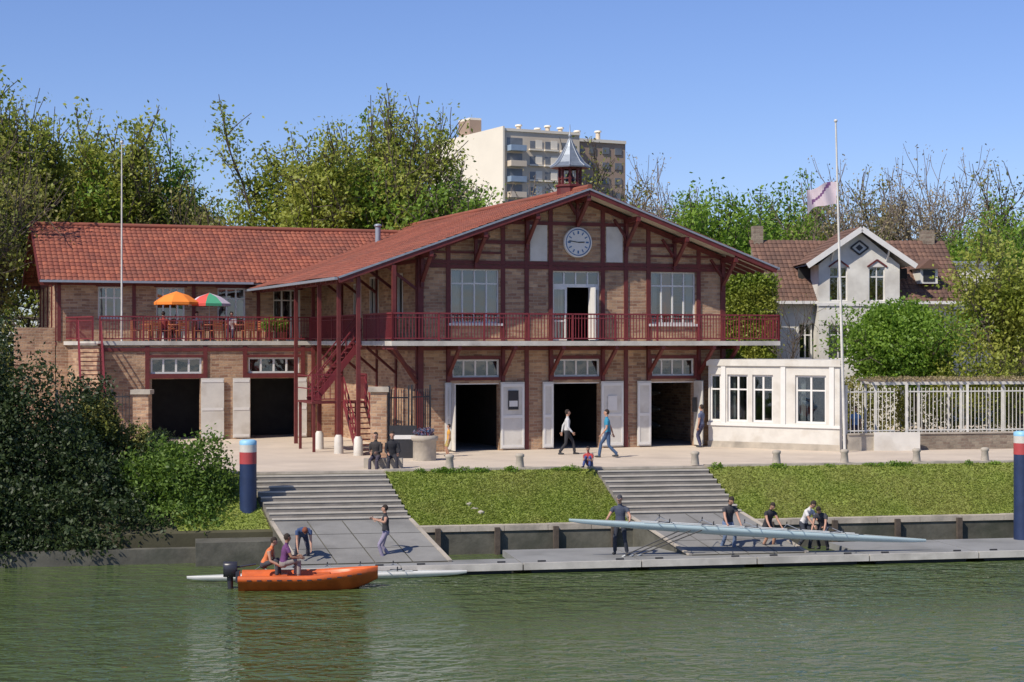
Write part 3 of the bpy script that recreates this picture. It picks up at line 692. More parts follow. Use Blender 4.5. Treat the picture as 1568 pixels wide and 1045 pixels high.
def tree_mesh(name,seed,H,Wd,nleaf,lsize,lm,bm,trunk=.25,levels=4,stems=1,sig=.5,tr=.22,low=.3,upb=.35,pw=1.5):
    rg=np.random.default_rng(seed); segs=[]; tips=[]
    def grow(p,d,L,r,lev):
        pts=[p]
        for i in range(3):
            d=d+rg.normal(0,.13,3)+np.array([0,0,.06]); d/=np.linalg.norm(d)
            q=pts[-1]+d*L/3; segs.append((pts[-1],q,r*(1-.12*i),r*(1-.12*(i+1)))); pts.append(q)
            if lev>0 and lev<levels and i<2:
                dd=d+rg.normal(0,.6,3); dd/=np.linalg.norm(dd); grow(q,dd,L*.6,r*.45,lev-1)
        if lev<=1: tips.extend(pts[1:])
        if lev<=0: return
        k=int(rg.integers(2,4)) if lev<levels else int(rg.integers(4,6))
        for i in range(k):
            dd=d*.8+rg.normal(0,.55,3)+np.array([0,0,upb*.5]); dd/=np.linalg.norm(dd)
            grow(pts[-1],dd,L*rg.uniform(.62,.85),r*.62,lev-1)
    for s in range(stems):
        d=np.array([rg.normal(0,.18 if stems>1 else .04),rg.normal(0,.18 if stems>1 else .04),1.]); d/=np.linalg.norm(d)
        grow(np.array([rg.normal(0,.4)*(stems>1),rg.normal(0,.4)*(stems>1),0.]),d,H*trunk,tr,levels)
    T=np.array(tips); cx,cy_=np.median(T[:,0]),np.median(T[:,1]); sx=(Wd/2)/max(np.percentile(np.abs(T[:,0]-cx),96),.1); sy=(Wd/2)/max(np.percentile(np.abs(T[:,1]-cy_),96),.1); sz=(H-sig)/T[:,2].max()
    sc=np.array([sx,sy,sz]); T=T*sc; off=np.array([cx*sx,cy_*sy,0])
    T=T-off; segs=[(p*sc-off,q*sc-off,a,c) for p,q,a,c in segs]
    keep=T[:,2]>H*low; T=T[keep]
    w=rg.random(len(T))**pw+.03; w/=w.sum()
    idx=rg.choice(len(T),nleaf,p=w); P=T[idx]+rg.normal(0,sig,(nleaf,3))*np.array([1,1,.75])
    V1,F1=tubes_np(segs); V2=leaves(P,lsize,rg); F2=np.arange(len(V2)).reshape(-1,4)+len(V1)
    return npmesh(name,np.vstack([V1,V2]),np.vstack([F1,F2]),[bm,lm],np.r_[np.zeros(len(F1)),np.ones(len(F2))])
L_spring=leafmat('leaf_spring',(.18,.24,.03),(.39,.45,.06),(.46,.47,.10),.5)
L_green=leafmat('leaf_green',(.10,.20,.02),(.24,.39,.045),(.29,.44,.06),.5)
L_dark=leafmat('leaf_dark',(.018,.036,.010),(.042,.070,.018),(.055,.085,.022),.3)  # dark leaves; on the bank shrubs this colour paints in the deep shade
L_mid=leafmat('leaf_mid',(.13,.17,.03),(.27,.30,.055),(.36,.32,.10),.45)
L_bare=leafmat('leaf_bud',(.24,.20,.09),(.40,.33,.16),(.44,.35,.20),.4)
L_ivy=leafmat('leaf_ivy',(.15,.23,.02),(.29,.37,.045),(.37,.37,.06),.4)
def put(me,name,x,y,z=0,rz=0,s=1,sz=None):
    o=link(bpy.data.objects.new(name,me)); o.location=(x,y,z); o.rotation_euler=(0,0,rz); o.scale=(s,s,sz or s); return o
tA=tree_mesh('tA',1,19.8,8.4,25000,.12,L_spring,bark,.22,4,3,.34,.22,.36,pw=2.5)
tB=tree_mesh('tB',21,18.8,8.6,27000,.125,L_spring,bark,.2,4,2,.36,.22,.32,pw=2.5)
tK=tree_mesh('tK',33,18,8.2,25000,.125,L_green,bark,.2,4,2,.36,.22,.3,pw=2.5)
tC=tree_mesh('tC',3,16,7.5,13000,.11,L_mid,bark,.24,4,2,.34,.2,.3,pw=2)
tD=tree_mesh('tD',4,15,8,28000,.14,L_green,bark,.2,4,2,.45,.2,.22,pw=2)
tE=tree_mesh('tE',5,16,7.5,4500,.08,L_bare,bark_l,.24,4,2,.25,.13,.3)
tF=tree_mesh('tF',6,10,5,14000,.13,L_dark,bark,.2,3,3,.5,.15,.1)
for (me,n,x,y,r,s) in [(tA,'tree',-29.0,95,0,.97),(tB,'tree',-24.6,97,1.2,1.08),(tK,'tree',-20.9,99,2.5,.98),(tC,'tree',-18.3,96,.6,1.0),(tC,'tree',-31,92,3,1.1),(tB,'tree',-27.2,100,5,1.02),
    (tF,'dark_tree',-15.2,93,0,.98),(tB,'tree',-11.2,93,.3,.97),(tA,'tree',-6.6,95,4,.95),(tK,'tree',-4.0,97,2,.84),(tD,'tree',-4.9,92,1,.93),(tK,'tree',-8.8,97,3,1.0),(tE,'budding_tree',-1.7,94,0,.93),
    (tC,'tree',5.2,108,2,1.08),(tE,'budding_tree',8.6,108,1,1.02),(tE,'budding_tree',7,112,3,1.05),(tD,'tree',11.4,104,2,.93),(tD,'tree',14.6,106,4,.97),(tK,'tree',18.3,110,2,.88),(tC,'tree',22.3,108,5,1.0),
    (tE,'budding_tree',27.6,108,3,1.06),(tE,'budding_tree',24.2,107,1.7,1.05),(tE,'budding_tree',20.6,106,.4,1.0),(tD,'tree',22.5,104,5,.72),(tD,'tree',27,103,2.2,.76),(tD,'tree',31,102,.5,.88),(tC,'tree',33,108,1,1.0),(tA,'tree',2.3,112,1,.70)]:
    put(me,n,x,y,-.1,r,s)
def shrub(name,blobs,n,ls,lm,seed=0):
    rg=np.random.default_rng(seed); P=[]
    vol=np.array([bx[3]*bx[4]*bx[5] for bx in blobs])**.7; vol/=vol.sum()
    for bl,w in zip(blobs,vol):
        k=int(n*w); d=rg.normal(size=(k,3)); d/=np.linalg.norm(d,axis=1)[:,None]; r=rg.random(k)**.28
        f=1+.18*np.sin(d[:,0]*5+bl[0])*np.cos(d[:,2]*6+bl[1])+.1*np.sin(d[:,1]*11+d[:,0]*9)+rg.normal(0,.06,k)
        q=d*(r*f)[:,None]*np.array(bl[3:6])+np.array(bl[0:3]); P.append(q)
    P=np.vstack(P); V=leaves(P,ls,rg); me=npmesh(name,V,np.arange(len(V)).reshape(-1,4),[lm],np.zeros(len(P)))
    return link(bpy.data.objects.new(name,me))
tG=tree_mesh('tG',8,6.3,4.4,9000,.09,L_green,bark,.3,4,1,.38,.12,.36); tg=put(tG,'small_round_tree',16.9,74.5,0)
cr=shrub('crown',[(0,0,4.5,1.7,1.6,1.6),(-1.1,-.3,3.6,1.2,1.2,1.2),(1.1,-.2,3.7,1.2,1.2,1.3),(.3,-.6,3.2,1.5,1.2,1.0),(-.5,.2,5.3,1.0,1.0,.8),(.8,0,5.0,.9,.9,.9),(1.5,-.3,2.9,.7,.8,.7),(-1.6,0,4.5,.7,.7,.6)],20000,.085,L_green,31); cr.parent=tg
tH=tree_mesh('tH',9,9.8,6.0,20000,.09,L_spring,bark,.25,4,2,.36,.1,.1,pw=2); put(tH,'garden_tree',21.8,74,0)
tI=tree_mesh('tI',10,15,6.5,15000,.10,L_mid,bark,.22,4,2,.36,.18,.1,pw=2); put(tI,'bank_tree',-26.0,80,-.1)
tJ=tree_mesh('tJ',12,7.0,2.2,60,.06,L_mid,bark,.3,3,1,.2,.05,.3); put(tJ,'bare_shrub',12.9,79,0)
shrub('round_bush',[(-10.4,54.6,-.5,1.55,1.4,1.8),(-11.6,54.6,-.8,1.3,1.2,1.5),(-9.6,54.6,-1.2,.9,1.0,1.1),(-10.6,53.5,-1.5,1.8,.9,.9),(-9.4,53.9,-1.8,.8,.6,.5)],34000,.065,leafmat('leaf_bush',(.06,.12,.012),(.17,.27,.035),(.12,.20,.03),.35),1)
shrub('bank_shrubs',[(-13.6,54.2,-.6,1.6,1.4,1.9),(-15.6,54.3,.3,1.8,1.7,3.2),(-17.3,54.5,1.2,1.8,1.8,4.0),(-13,52.7,-1.5,1.9,.9,1.0),(-15,52.2,-1.3,1.9,1.0,1.4),(-17,51.8,-1.0,1.9,1.2,1.9),(-11.4,53.0,-1.7,1.3,.7,.7),(-12.2,58,.2,1.2,1,1.0),(-14.3,57.6,1.0,1.1,1.2,2.2),(-12.4,53.6,-1.2,1.5,.9,1.1),(-14,51.6,-1.9,2.2,.6,.6),(-16.5,51,-1.9,2.0,.6,.7)],95000,.068,L_dark,2)
shrub('sunlit_tone_shrub',[(-13.1,58.2,.6,1.0,.8,.9),(-14.0,57.5,1.5,.8,.8,1.0)],8000,.06,L_mid,3)  # sunlit look is put in by a lighter leaf colour
shrub('ivy_wall',[(11.2,80.2,z,1.35,.3,.9) for z in (1,2,3,4,5,6,6.9)]+[(11.2,80.2,z,1.3,.3,.6) for z in (3.4,4.6,5.6,6.6)],26000,.075,L_ivy,4)
b=B(); b.box(10.0,12.45,80.3,84,0,7.5,brick_d); b.build('ivy_clad_annex')
bl=[]
for i in range(46):
    x=-48+i*2.15; bl.append((x,114+random.uniform(-3,3),3.2+random.uniform(-1,1),2.2,2,random.uniform(4.0,6.2)))
shrub('distant_tree_row',bl,60000,.2,L_mid,5)
shrub('garden_hedge',[(x,79+random.uniform(-.5,.5),1.4,1.3,1,random.uniform(1.4,2.2)) for x in np.arange(14.5,26,1.5)],18000,.08,L_mid,6)
shrub('dry_scrub',[(x,y+2,.2,1.5,1,1.3) for x,y in ((-19,60),(-21,61),(-17,61),(-23,60))],9000,.08,L_dark,7)
shrub('weed_tufts',[W(a,-.15,0)[:2]+(-.02,random.uniform(.08,.3),.1,random.uniform(.06,.16)) for a in [random.uniform(-4,2.7) for _ in range(16)]+[random.uniform(7,20) for _ in range(14)]],3500,.035,L_green,8)
# ------------------------------------------------------------------ fences, gate, street objects
def fence(name,p,q,h,mat,sp=.14,base_h=0,bmat=None,pickets=.012):
    b=B(); p=Vector(p); q=Vector(q); d=q-p; L=d.length; u=Vector((0,0,1))
    if base_h: b.beam(p+u*base_h/2,q+u*base_h/2,.3,base_h,bmat); b.beam(p+u*(base_h+.03),q+u*(base_h+.03),.38,.06,stone)
    for z in (base_h+.15,h-.15): b.beam(p+u*z,q+u*z,.04,.05,mat)
    n=int(L/sp)
    for i in range(n+1):
        a=p+d*i/n; w=pickets*2 if i%16 else .09
        b.beam(a+u*base_h,a+u*(h+(.12 if i%16==0 else random.uniform(-.01,.01))),w,w,mat,up=(0,1,0))
    return b.build(name)
fw=M('fence_white',(.6,.58,.53),.6,.15,4,0)
fence('white_fence',(13.1,66.9,0),(15.1,67.4,0),2.45,fw,.16,.62,stone)
fence('white_fence',(15.6,67.5,0),(25,69.4,0),2.45,fw,.16,.62,brick_d)
b=B(); b.box(14.2,16.0,66.9,67.1,0,.72,white); b.build('white_low_wall')
b=B()
for x in np.arange(14.6,24.5,1.8): 
    y=68.4+(x-14)*.19
    b.beam((x,y,0),(x,y,2.55),.1,.1,fw,up=(0,1,0)); b.beam((x,y+2,0),(x,y+2,2.55),.1,.1,fw,up=(0,1,0))
b.beam((14.4,68.4,2.6),(24.6,70.4,2.6),.1,.12,fw); b.beam((14.4,70.4,2.6),(24.6,72.4,2.6),.1,.12,fw)
for x in np.arange(14.4,24.6,.3): y=68.4+(x-14)*.19; b.beam((x,y-.3,2.7),(x,y+2.4,2.7),.05,.08,bark_l)
b.build('pergola')
shrub('pergola_vine',[(x,69+(x-14)*.19,2.75,.7,.9,.12) for x in np.arange(15,24,1.1)],3500,.05,L_bare,12)
fence('iron_fence',(-17.6,66.0,0),(-14.8,66.0,0),2.3,iron,.13,.4,brick)
b=B(); b.box(-14.6,-14.0,65.7,66.3,0,2.25,brick); b.box(-14.68,-13.92,65.62,66.38,2.25,2.42,stone); b.build('brick_gate_pillar')
b=B(); b.box(-5.22,-4.62,62.9,63.5,0,2.42,brick); b.box(-5.30,-4.54,62.82,63.58,2.42,2.6,stone); b.build('brick_gate_pillar')
b=B()
def gate(p,q):
    p=Vector(p);q=Vector(q);u=Vector((0,0,1));d=q-p
    for z in (.15,1.0,2.2): b.beam(p+u*z,q+u*z,.04,.05,iron)
    for i in range(9): a=p+d*i/8; b.beam(a+u*.1,a+u*(2.5 if i%8 else 2.65),.03 if i%8 else .07,.03 if i%8 else .07,iron,up=(0,1,0))
gate((-4.55,63.1,0),(-3.85,63.5,0)); gate((-3.1,64.6,0),(-3.75,63.9,0))
b.build('iron_gate')
flower=leafmat('flowers',(.3,.05,.08),(.1,.2,.4),(.05,.1,.02),.2)
b=B(); b.tube([(0,0,0),(0,0,.7),(0,0,.74),(0,0,.88),(0,0,.9)],[.42,.42,.48,.48,.36],stone,20); o=b.build('stone_planter',None,(-3.15,61.5,0))
f=shrub('planter_flowers',[(0,0,1.0,.35,.35,.18)],500,.05,flower,9); f.parent=o
b=B(); b.box(-4.5,-3.5,62.6,62.64,.0,1.2,iron); b.box(-4.45,-3.55,62.58,62.6,.7,.85,whitef); b.build('information_board')
def pole(name,p,q,r=.05): 
    b=B(); b.tube([p,((p[0]+q[0])/2,(p[1]+q[1])/2,(p[2]+q[2])/2),q],[r,r*.85,r*.55],fw,8); b.ell(q,(.07,.07,.07),fw); return b.build(name)
s,t=-16.3,12.0
px_,py_=2.587+s*math.cos(TH)-t*math.sin(TH),68.3+s*math.sin(TH)+t*math.cos(TH)
pole('flagpole',(px_,py_,4.3),(px_,py_,12.9),.045)
fp=pole('flagpole',(12.85,65.9,0),(12.5,65.9,12.8),.06)
fl=M('flag_cloth',(.60,.50,.54),.8,.1,2,0); fl2=M('flag_dark',(.18,.08,.2),.8,.2,3,0)
b=B(); nx,nz=16,12; vs=[]
for j in range(nz+1):
    for i in range(nx+1):
        u=i/nx; v=j/nz; vs.append((12.53-1.15*u,65.9+.14*math.sin(u*9+v*2)*(.3+u),10.45-.85*v-.38*u*u+.10*u*math.sin(v*3+u*7)))
for j in range(nz):
    for i in range(nx):
        k=j*(nx+1)+i; mm=fl2 if (3<=i<=12 and abs((i-3)*.9-j)<1.2) else fl; b.add([vs[k],vs[k+1],vs[k+nx+2],vs[k+nx+1]],[(0,1,2,3)],mm,True)
b.build('club_flag')
def LB(s,t,z): return (2.587+s*math.cos(TH)-t*math.sin(TH),68.3+s*math.sin(TH)+t*math.cos(TH),z)
wood=M('chair_wood',(.35,.12,.05),.6,.2,5,0)
orm=M('parasol_orange',(.85,.24,.03),.8,.05,3,0); grm=M('parasol_green',(.06,.3,.16),.8,.05,3,0); rdm=M('parasol_red',(.6,.08,.06),.8,.05,3,0)
def parasol(x,mats,s,t,R=.95,zt=2.25):
    b=B(); b.tube([(0,0,0),(0,0,zt)],[.025,.02],fw,8); b.tube([(0,0,0),(0,0,.1)],[.25,.22],stone,12)
    n=8
    for k in range(n):
        a0=2*math.pi*k/n; a1=2*math.pi*(k+1)/n; m_=mats[k%len(mats)]
        p=lambda r,a,z:(r*math.cos(a),r*math.sin(a),z)
        b.add([p(0,0,zt),p(R*.55,a0,zt-.18),p(R*.55,a1,zt-.18)],[(0,1,2)],m_)
        b.add([p(R*.55,a0,zt-.18),p(R,a0,zt-.48),p(R,a1,zt-.48),p(R*.55,a1,zt-.18)],[(0,1,2,3)],m_)
        b.add([p(R,a0,zt-.48),p(R,a1,zt-.48),p(R*.99,a1,zt-.6),p(R*.99,a0,zt-.6)],[(0,1,2,3)],m_)
        b.beam(p(0,0,zt-.35),p(R*.8,a0,zt-.42),.015,.015,fw)
    b.build(x,None,LB(s,t,4.3))
parasol('parasol',[orm],-13.8,12.9,1.0,2.2); parasol('parasol',[grm,fl,rdm],-12.3,13.1,.95,2.15)
def chair(s,t,r):
    b=B()
    for x in (-.2,.2):
        b.box(x-.02,x+.02,-.2,-.16,0,.44,wood); b.box(x-.02,x+.02,.18,.22,0,.9,wood)
    b.box(-.23,.23,-.22,.22,.44,.48,wood)
    for z in (.55,.66,.77,.88): b.box(-.2,.2,.185,.215,z-.03,z+.04,wood)
    b.build('terrace_chair',None,LB(s,t,4.3),r)
def table(s,t):
    b=B(); b.tube([(0,0,.7),(0,0,.74)],[.45,.45],wood,20); b.tube([(0,0,0),(0,0,.7)],[.04,.04],iron,8); b.tube([(0,0,0),(0,0,.04)],[.25,.2],iron,12); b.build('terrace_table',None,LB(s,t,4.3))
for s in (-15.0,-13.8,-12.3,-10.9):
    table(s,12.6)
    for ds,dt in ((-.6,0),(.6,.1),(0,.6),(.1,-.6)): chair(s+ds,12.6+dt,math.atan2(dt,ds)-math.pi/2+TH)
potm=M('terracotta',(.35,.13,.07),.8,.15,4,0)
for s in (-9.9,-9.3): 
    b=B(); b.tube([(0,0,0),(0,0,.4)],[.16,.22],potm,12); o=b.build('potted_plant',None,LB(s,11.8,4.3)); f=shrub('plant',[(0,0,.7,.3,.3,.35)],500,.06,L_green,int(-s*10)); f.parent=o
# ------------------------------------------------------------------ boats
def shell(name,p,q,wid,dep,mat_h,mat_d,rig=True):
    p=Vector(p);q=Vector(q); b=B(); n=28; L=(q-p).length; rings=[]
    for i in range(n+1):
        f=i/n; w=wid/2*max(.03,math.sin(math.pi*f)**.75); h=dep*(.35+.65*math.sin(math.pi*f)**.6); x=(f-.5)*L
        ring=[]
        for k in range(9):
            t=math.pi*k/8; ring.append(Vector((x,-w*math.cos(t),-h*math.sin(t)*.9)))
        ring=ring+[Vector((x,w*.5,.04*math.sin(math.pi*f))),Vector((x,-w*.5,.04*math.sin(math.pi*f)))]
        rings.append(ring)
    b.rings(rings,mat_h)
    for i in range(n):
        f=i/n; inside=.2<f<.8
        a=rings[i];c=rings[i+1]
        up=Vector((0,0,.006))
        b.add([a[9]*1+up,a[10]+up,c[10]+up,c[9]+up],[(0,1,2,3)],iron if inside else mat_d)
    for sg in (-1,1): b.tube([Vector((-L*.3,sg*wid*.33,.04)),Vector((0,sg*wid*.40,.05)),Vector((L*.3,sg*wid*.33,.04))],[.014]*3,mat_d,5)
    if rig:
        for j,x in enumerate(np.linspace(-L*.24,L*.24,5)):
            for sg in (-1,1):
                b.tube([(x-.25,sg*wid*.4,.05),(x,sg*.66,.15)],[.011,.011],zinc,5); b.tube([(x+.25,sg*wid*.4,.05),(x,sg*.66,.15)],[.011,.011],zinc,5); b.tube([(x,sg*.66,.11),(x,sg*.66,.23)],[.018,.018],iron,6)
            b.box(x-.15,x+.15,-.12,.12,.02,.07,iron)
    o=b.build(name); d=q-p; o.location=(p+q)/2; o.rotation_euler=d.to_track_quat('X','Z').to_euler(); return o
hullm=M('shell_hull_pale',(.40,.50,.52),.25,.06,1,0); deckm=M('shell_deck_white',(.66,.68,.66),.3,.05,2,0); hullw=M('shell_hull_white',(.66,.66,.62),.3,.06,1,0)
shell('rowing_shell',(1.7,50.9,-1.0),(12.75,52.55,-1.80),.5,.26,hullm,deckm)
shell('rowing_shell',(-9.1,47.75,-2.28),(-1.3,49.0,-2.28),.5,.26,hullw,deckm)
orb=M('boat_orange',(.60,.12,.025),.4,.15,1.5,.05,dirt=((.33,.07,.02),2,.6)); blk=M('outboard_black',(.03,.03,.04),.35,.2,3,0)
b=B(); n=14; L=3.75
outer=[]
for i in range(n+1):
    f=i/n; x=-L/2+L*f; w=.74*(1-max(0,(f-.45)/.55)**2.4)+.02; zt=.36+.20*max(0,f-.5)**1.3*2; zb=-.12+.33*max(0,(f-.7)/.3)**2
    outer.append([(x,-w,zt),(x,-w*.97,zt-.14),(x,-w*.86,zt-.17),(x,-w*.7,zb+.06),(x,0,zb-.06*(1-f)),(x,w*.7,zb+.06),(x,w*.86,zt-.17),(x,w*.97,zt-.14),(x,w,zt),(x,w*.84,zt+.03),(x,w*.74,zt-.02),(x,w*.6,.10 if f<.85 else zt-.03),(x,-w*.6,.10 if f<.85 else zt-.03),(x,-w*.74,zt-.02),(x,-w*.84,zt+.03)])
b.rings(outer,orb)
b.box(-1.0,-.6,-.5,.5,.1,.32,orb); b.box(.2,.55,-.5,.5,.1,.33,orb)
for i in range(1,n-1):
    for sg in (0,8): 
        p=outer[i][sg]; b.beam((p[0]-.02,p[1],p[2]-.08),(p[0]+.10,p[1],p[2]-.08),.03,.03,blk)
b.rings([[(x,y*w,z) for (y,z) in ((-1,.30),(-.9,.62),(-.5,.70),(.5,.70),(.9,.62),(1,.30))] for x,w in ((-2.32,.10),(-2.26,.15),(-2.0,.17),(-1.95,.12))],blk,True)
b.tube([(-2.15,0,.35),(-2.13,0,-.1),(-2.12,0,-.5)],[.09,.07,.05],blk,10); b.box(-1.98,-1.88,-.2,.2,.15,.45,blk); b.tube([(-1.98,0,.55),(-1.45,.05,.62)],[.025,.03],blk,8)
for k in range(3): t=k*2.09; b.beam((-2.2,0,-.45),(-2.22,.14*math.cos(t),-.45+.14*math.sin(t)),.09,.02,blk)
b.build('orange_motorboat',None,(-5.55,46.7,-2.42),math.radians(4))
# ------------------------------------------------------------------ people
skinm=M('skin',(.45,.25,.17),.6,.06,3,0); skind=M('skin_tan',(.30,.16,.10),.6,.06,3,0)
clo={}
def cm(c):
    if c not in clo: clo[c]=M('cloth_%d'%len(clo),c,.9,.15,9,.3,40,bdist=.01)
    return clo[c]
eye=M('eye_dark',(.02,.015,.012),.3,0,3,0); lipm=M('lip',(.35,.12,.1),.5,0,3,0)
def ik(a,t,l1,l2,bend):
    a=Vector(a);t=Vector(t);d=t-a;D=d.length
    if D>(l1+l2)*.995: t=a+d.normalized()*(l1+l2)*.995; d=t-a; D=d.length
    x=(l1*l1-l2*l2+D*D)/(2*D); h=math.sqrt(max(0,l1*l1-x*x)); u=d.normalized(); bd=Vector(bend); bd=(bd-u*bd.dot(u)).normalized()
    return a+u*x+bd*h,t
def person(name,loc,head,H=1.74,hip=None,lean=0,feet=((-.1,0),(.1,0)),hands=None,shirt=(.1,.1,.1),pants=(.03,.03,.04),shoes=(.05,.05,.05),hair=(.03,.02,.015),sleeve=.5,shorts=False,skin=None,look=None,longhair=False,cap=None,seat=False,fz=(0,0),twist=0):
    S=H/1.74; skin=skin or skinm
    hp=(hip if hip is not None else .93)
    P=Vector((0,0,hp)); 
    l=math.radians(lean); u=Vector((math.sin(twist)*.2,math.sin(l),math.cos(l))).normalized(); fr=Vector((0,math.cos(l),-math.sin(l)))
    X=Vector((1,0,0)); neck=P+u*.50; lk=math.radians(look if look is not None else lean*.75)
    hu=Vector((0,math.sin(lk),math.cos(lk))); hf=Vector((0,math.cos(lk),-math.sin(lk))); hc=neck+ (u*.4+hu*.6)*.10+hu*.11
    segs=[]
    bb=B(); dm=skinm
    def el_ring(c,ax,ay,rx,ry,n=14): return [c+ax*rx*math.cos(2*math.pi*k/n)+ay*ry*math.sin(2*math.pi*k/n) for k in range(n)]
    bb.rings([el_ring(P+u*h,X,fr,a,c) for h,a,c in ((-.13,.10,.07),(-.08,.155,.11),(0,.165,.12),(.1,.15,.108),(.2,.14,.10),(.32,.165,.112),(.41,.185,.105),(.47,.14,.08),(.50,.075,.06))],dm)
    bb.tube([neck-u*.04,neck+u*.03,hc-hu*.05],[.062,.055,.055],dm,10)
    R=Matrix((X,hf,hu)).transposed()
    bb.ell(hc,(.073,.092,.112),dm,14,10,R); bb.ell(hc+hf*.02-hu*.06,(.055,.07,.055),dm,12,8,R)
    bb.ell(hc-hf*.018+hu*.022,(.084,.096,.105),dm,14,10,R)
    if longhair: bb.ell(hc-hf*.07-hu*.06,(.065,.05,.12),dm,12,8,R)
    bb.tube([hc+hf*.085+hu*.01,hc+hf*.115-hu*.022],[.012,.019],dm,6)
    for sx in (-1,1): bb.ell(hc+X*sx*.08-hu*.01,(.014,.022,.03),dm,8,6,R)
    if cap: bb.rings([el_ring(hc+hf*(.05+d)+hu*.045,X,hu,w,.012) for d,w in ((0,.07),(.05,.068),(.1,.045))],dm)
    out=[]
    for i,sx in ((0,-1),(1,1)):
        hj=P+X*sx*.09-u*.03; ft=feet[i]; an=Vector((ft[0],ft[1],.085+fz[i])); kn,an=ik(hj,an,.44,.42,(sx*.08,1,.1 if not seat else .4))
        bb.tube([hj+u*.02,hj.lerp(kn,.35),kn],[.088,.08,.058],dm,12); bb.tube([kn,kn.lerp(an,.3),an],[.056,.056,.038],dm,12)
        if not shorts: bb.tube([kn.lerp(an,.3),an+Vector((0,0,.02))],[.06,.058],dm,12)
        else: bb.tube([hj,kn.lerp(hj,.12)],[.1,.085],dm,12)
        toe=an+Vector((sx*.03,.17,-.05)); 
        bb.rings([el_ring(an+Vector((sx*.03*f,-.06+.24*f,-.045)),X,Vector((0,0,1)),w,h) for f,w,h in ((0,.03,.035),(.2,.04,.045),(.6,.045,.036),(.9,.04,.026),(1,.02,.015))],dm)
        segs+= [(hj,kn,.08,'thigh',0),(kn,an,.05,'shin',0),(an+Vector((0,-.05,-.045)),toe,.04,'foot',0)]
        sh=P+u*.43+X*sx*.185; 
        ht=Vector(hands[i]) if hands else P+X*sx*.24+Vector((0,.06,-.16))
        el,wr=ik(sh,ht,.285,.25,(sx*.35,-1,-.35))
        bb.tube([P+u*.42+X*sx*.12,sh],[.07,.062],dm,10); bb.tube([sh,sh.lerp(el,.5),el],[.058,.048,.038],dm,10); bb.tube([el,el.lerp(wr,.3),wr],[.04,.04,.026],dm,10)
        if sleeve>0: 
            if sleeve<=1: bb.tube([sh,sh.lerp(el,sleeve)],[.064,.06],dm,10)
            else: bb.tube([sh,el,wr.lerp(el,.1)],[.064,.05,.038],dm,10)
        hd=(wr-el).normalized(); sd=hd.cross(X*sx); sd=(sd if sd.length>.1 else Vector((0,1,0))).normalized(); nd=hd.cross(sd)
        bb.rings([[wr+hd*d+sd*w*math.cos(2*math.pi*k/10)+nd*.016*math.sin(2*math.pi*k/10) for k in range(10)] for d,w in ((-.01,.024),(.03,.034),(.07,.04),(.09,.036))],dm)
        segs+= [(sh,el,.05,'uarm',0),(el,wr,.035,'farm',0),(wr,wr+hd*.09,.03,'hand',0)]
        out.append((wr,hd,sd,nd))
    segs+=[(P-u*.08,P+u*.06,.14,'pelvis',0),(P+u*.08,P+u*.45,.13,'torso',0),(neck-u*.0,hc-hu*.08,.05,'neck',0),(hc-hu*.04,hc+hu*.04,.08,'head',0)]
    me=bpy.data.meshes.new('tmp'); me.from_pydata([tuple(v) for v in bb.v],[],bb.f); ob=link(bpy.data.objects.new('tmp',me))
    rm=ob.modifiers.new('r','REMESH'); rm.mode='VOXEL'; rm.voxel_size=.016
    sm=ob.modifiers.new('s','SMOOTH'); sm.factor=.4; sm.iterations=2
    bpy.context.view_layer.update()
    ev=ob.evaluated_get(bpy.context.evaluated_depsgraph_get()); m2=bpy.data.meshes.new_from_object(ev)
    bpy.data.objects.remove(ob)
    nv=len(m2.vertices); co=np.zeros(nv*3,np.float32); m2.vertices.foreach_get('co',co); co=co.reshape(-1,3)
    nf=len(m2.polygons); fc=np.zeros(nf*3,np.float32); m2.polygons.foreach_get('center',fc); fc=fc.reshape(-1,3)
    D=[];Tt=[]
    for (p,q,r,lab,_) in segs:
        p=np.array(p);q=np.array(q);d=q-p; t=np.clip(((fc-p)@d)/(d@d),0,1); D.append(np.linalg.norm(fc-(p+t[:,None]*d),axis=1)-r); Tt.append(t)
    D=np.array(D);Tt=np.array(Tt); best=D.argmin(0)
    hcn=np.array(hc); rel=fc-hcn; zz=rel@np.array(hu); yy=rel@np.array(hf)
    mi=np.zeros(nf,np.int32)
    for k,(p,q,r,lab,_) in enumerate(segs):
        sel=best==k; t=Tt[k]
        if lab=='thigh': v=np.where((t>.85) if shorts else (t>2),0,2)
        elif lab=='shin': v=np.full(nf,0 if shorts else 2)
        elif lab=='foot': v=np.full(nf,3)
        elif lab=='uarm': v=np.where(t<=sleeve,1,0) if sleeve<=1 else np.full(nf,1)
        elif lab=='farm': v=np.full(nf,1 if sleeve>1 else 0)
        elif lab=='hand': v=np.full(nf,0)
        elif lab=='pelvis': v=np.where(t<.75,2,1)
        elif lab=='torso': v=np.full(nf,1)
        elif lab=='neck': v=np.zeros(nf,int)
        else: v=np.where((zz>.052)|((yy<.0)&(zz>-.05))|((yy<-.03)&(zz>-.16 if longhair else zz>-.07))|((yy<.035)&(zz>.03)),4,0)
        mi[sel]=v[sel]
    fb=B()
    for (wr,hd,sd,nd) in out:
        inn=nd
        for j,(off,ln) in enumerate(((-.03,.062),(-.011,.075),(.010,.08),(.030,.07))):
            r0=wr+hd*.085+sd*off; p1=r0+hd*ln*.5+inn*.008; p2=r0+hd*ln*.8+inn*.03; fb.tube([r0,p1,p2],[.0095,.009,.007],skin,6)
        r0=wr+hd*.03+sd*-.036; fb.tube([r0,r0+hd*.03-sd*.026,r0+hd*.06-sd*.03+inn*.012],[.012,.011,.008],skin,6)
    for sx in (-1,1): fb.ell(hc+hf*.086+X*sx*.03+hu*.008,(.012,.008,.008),eye,8,5,R)
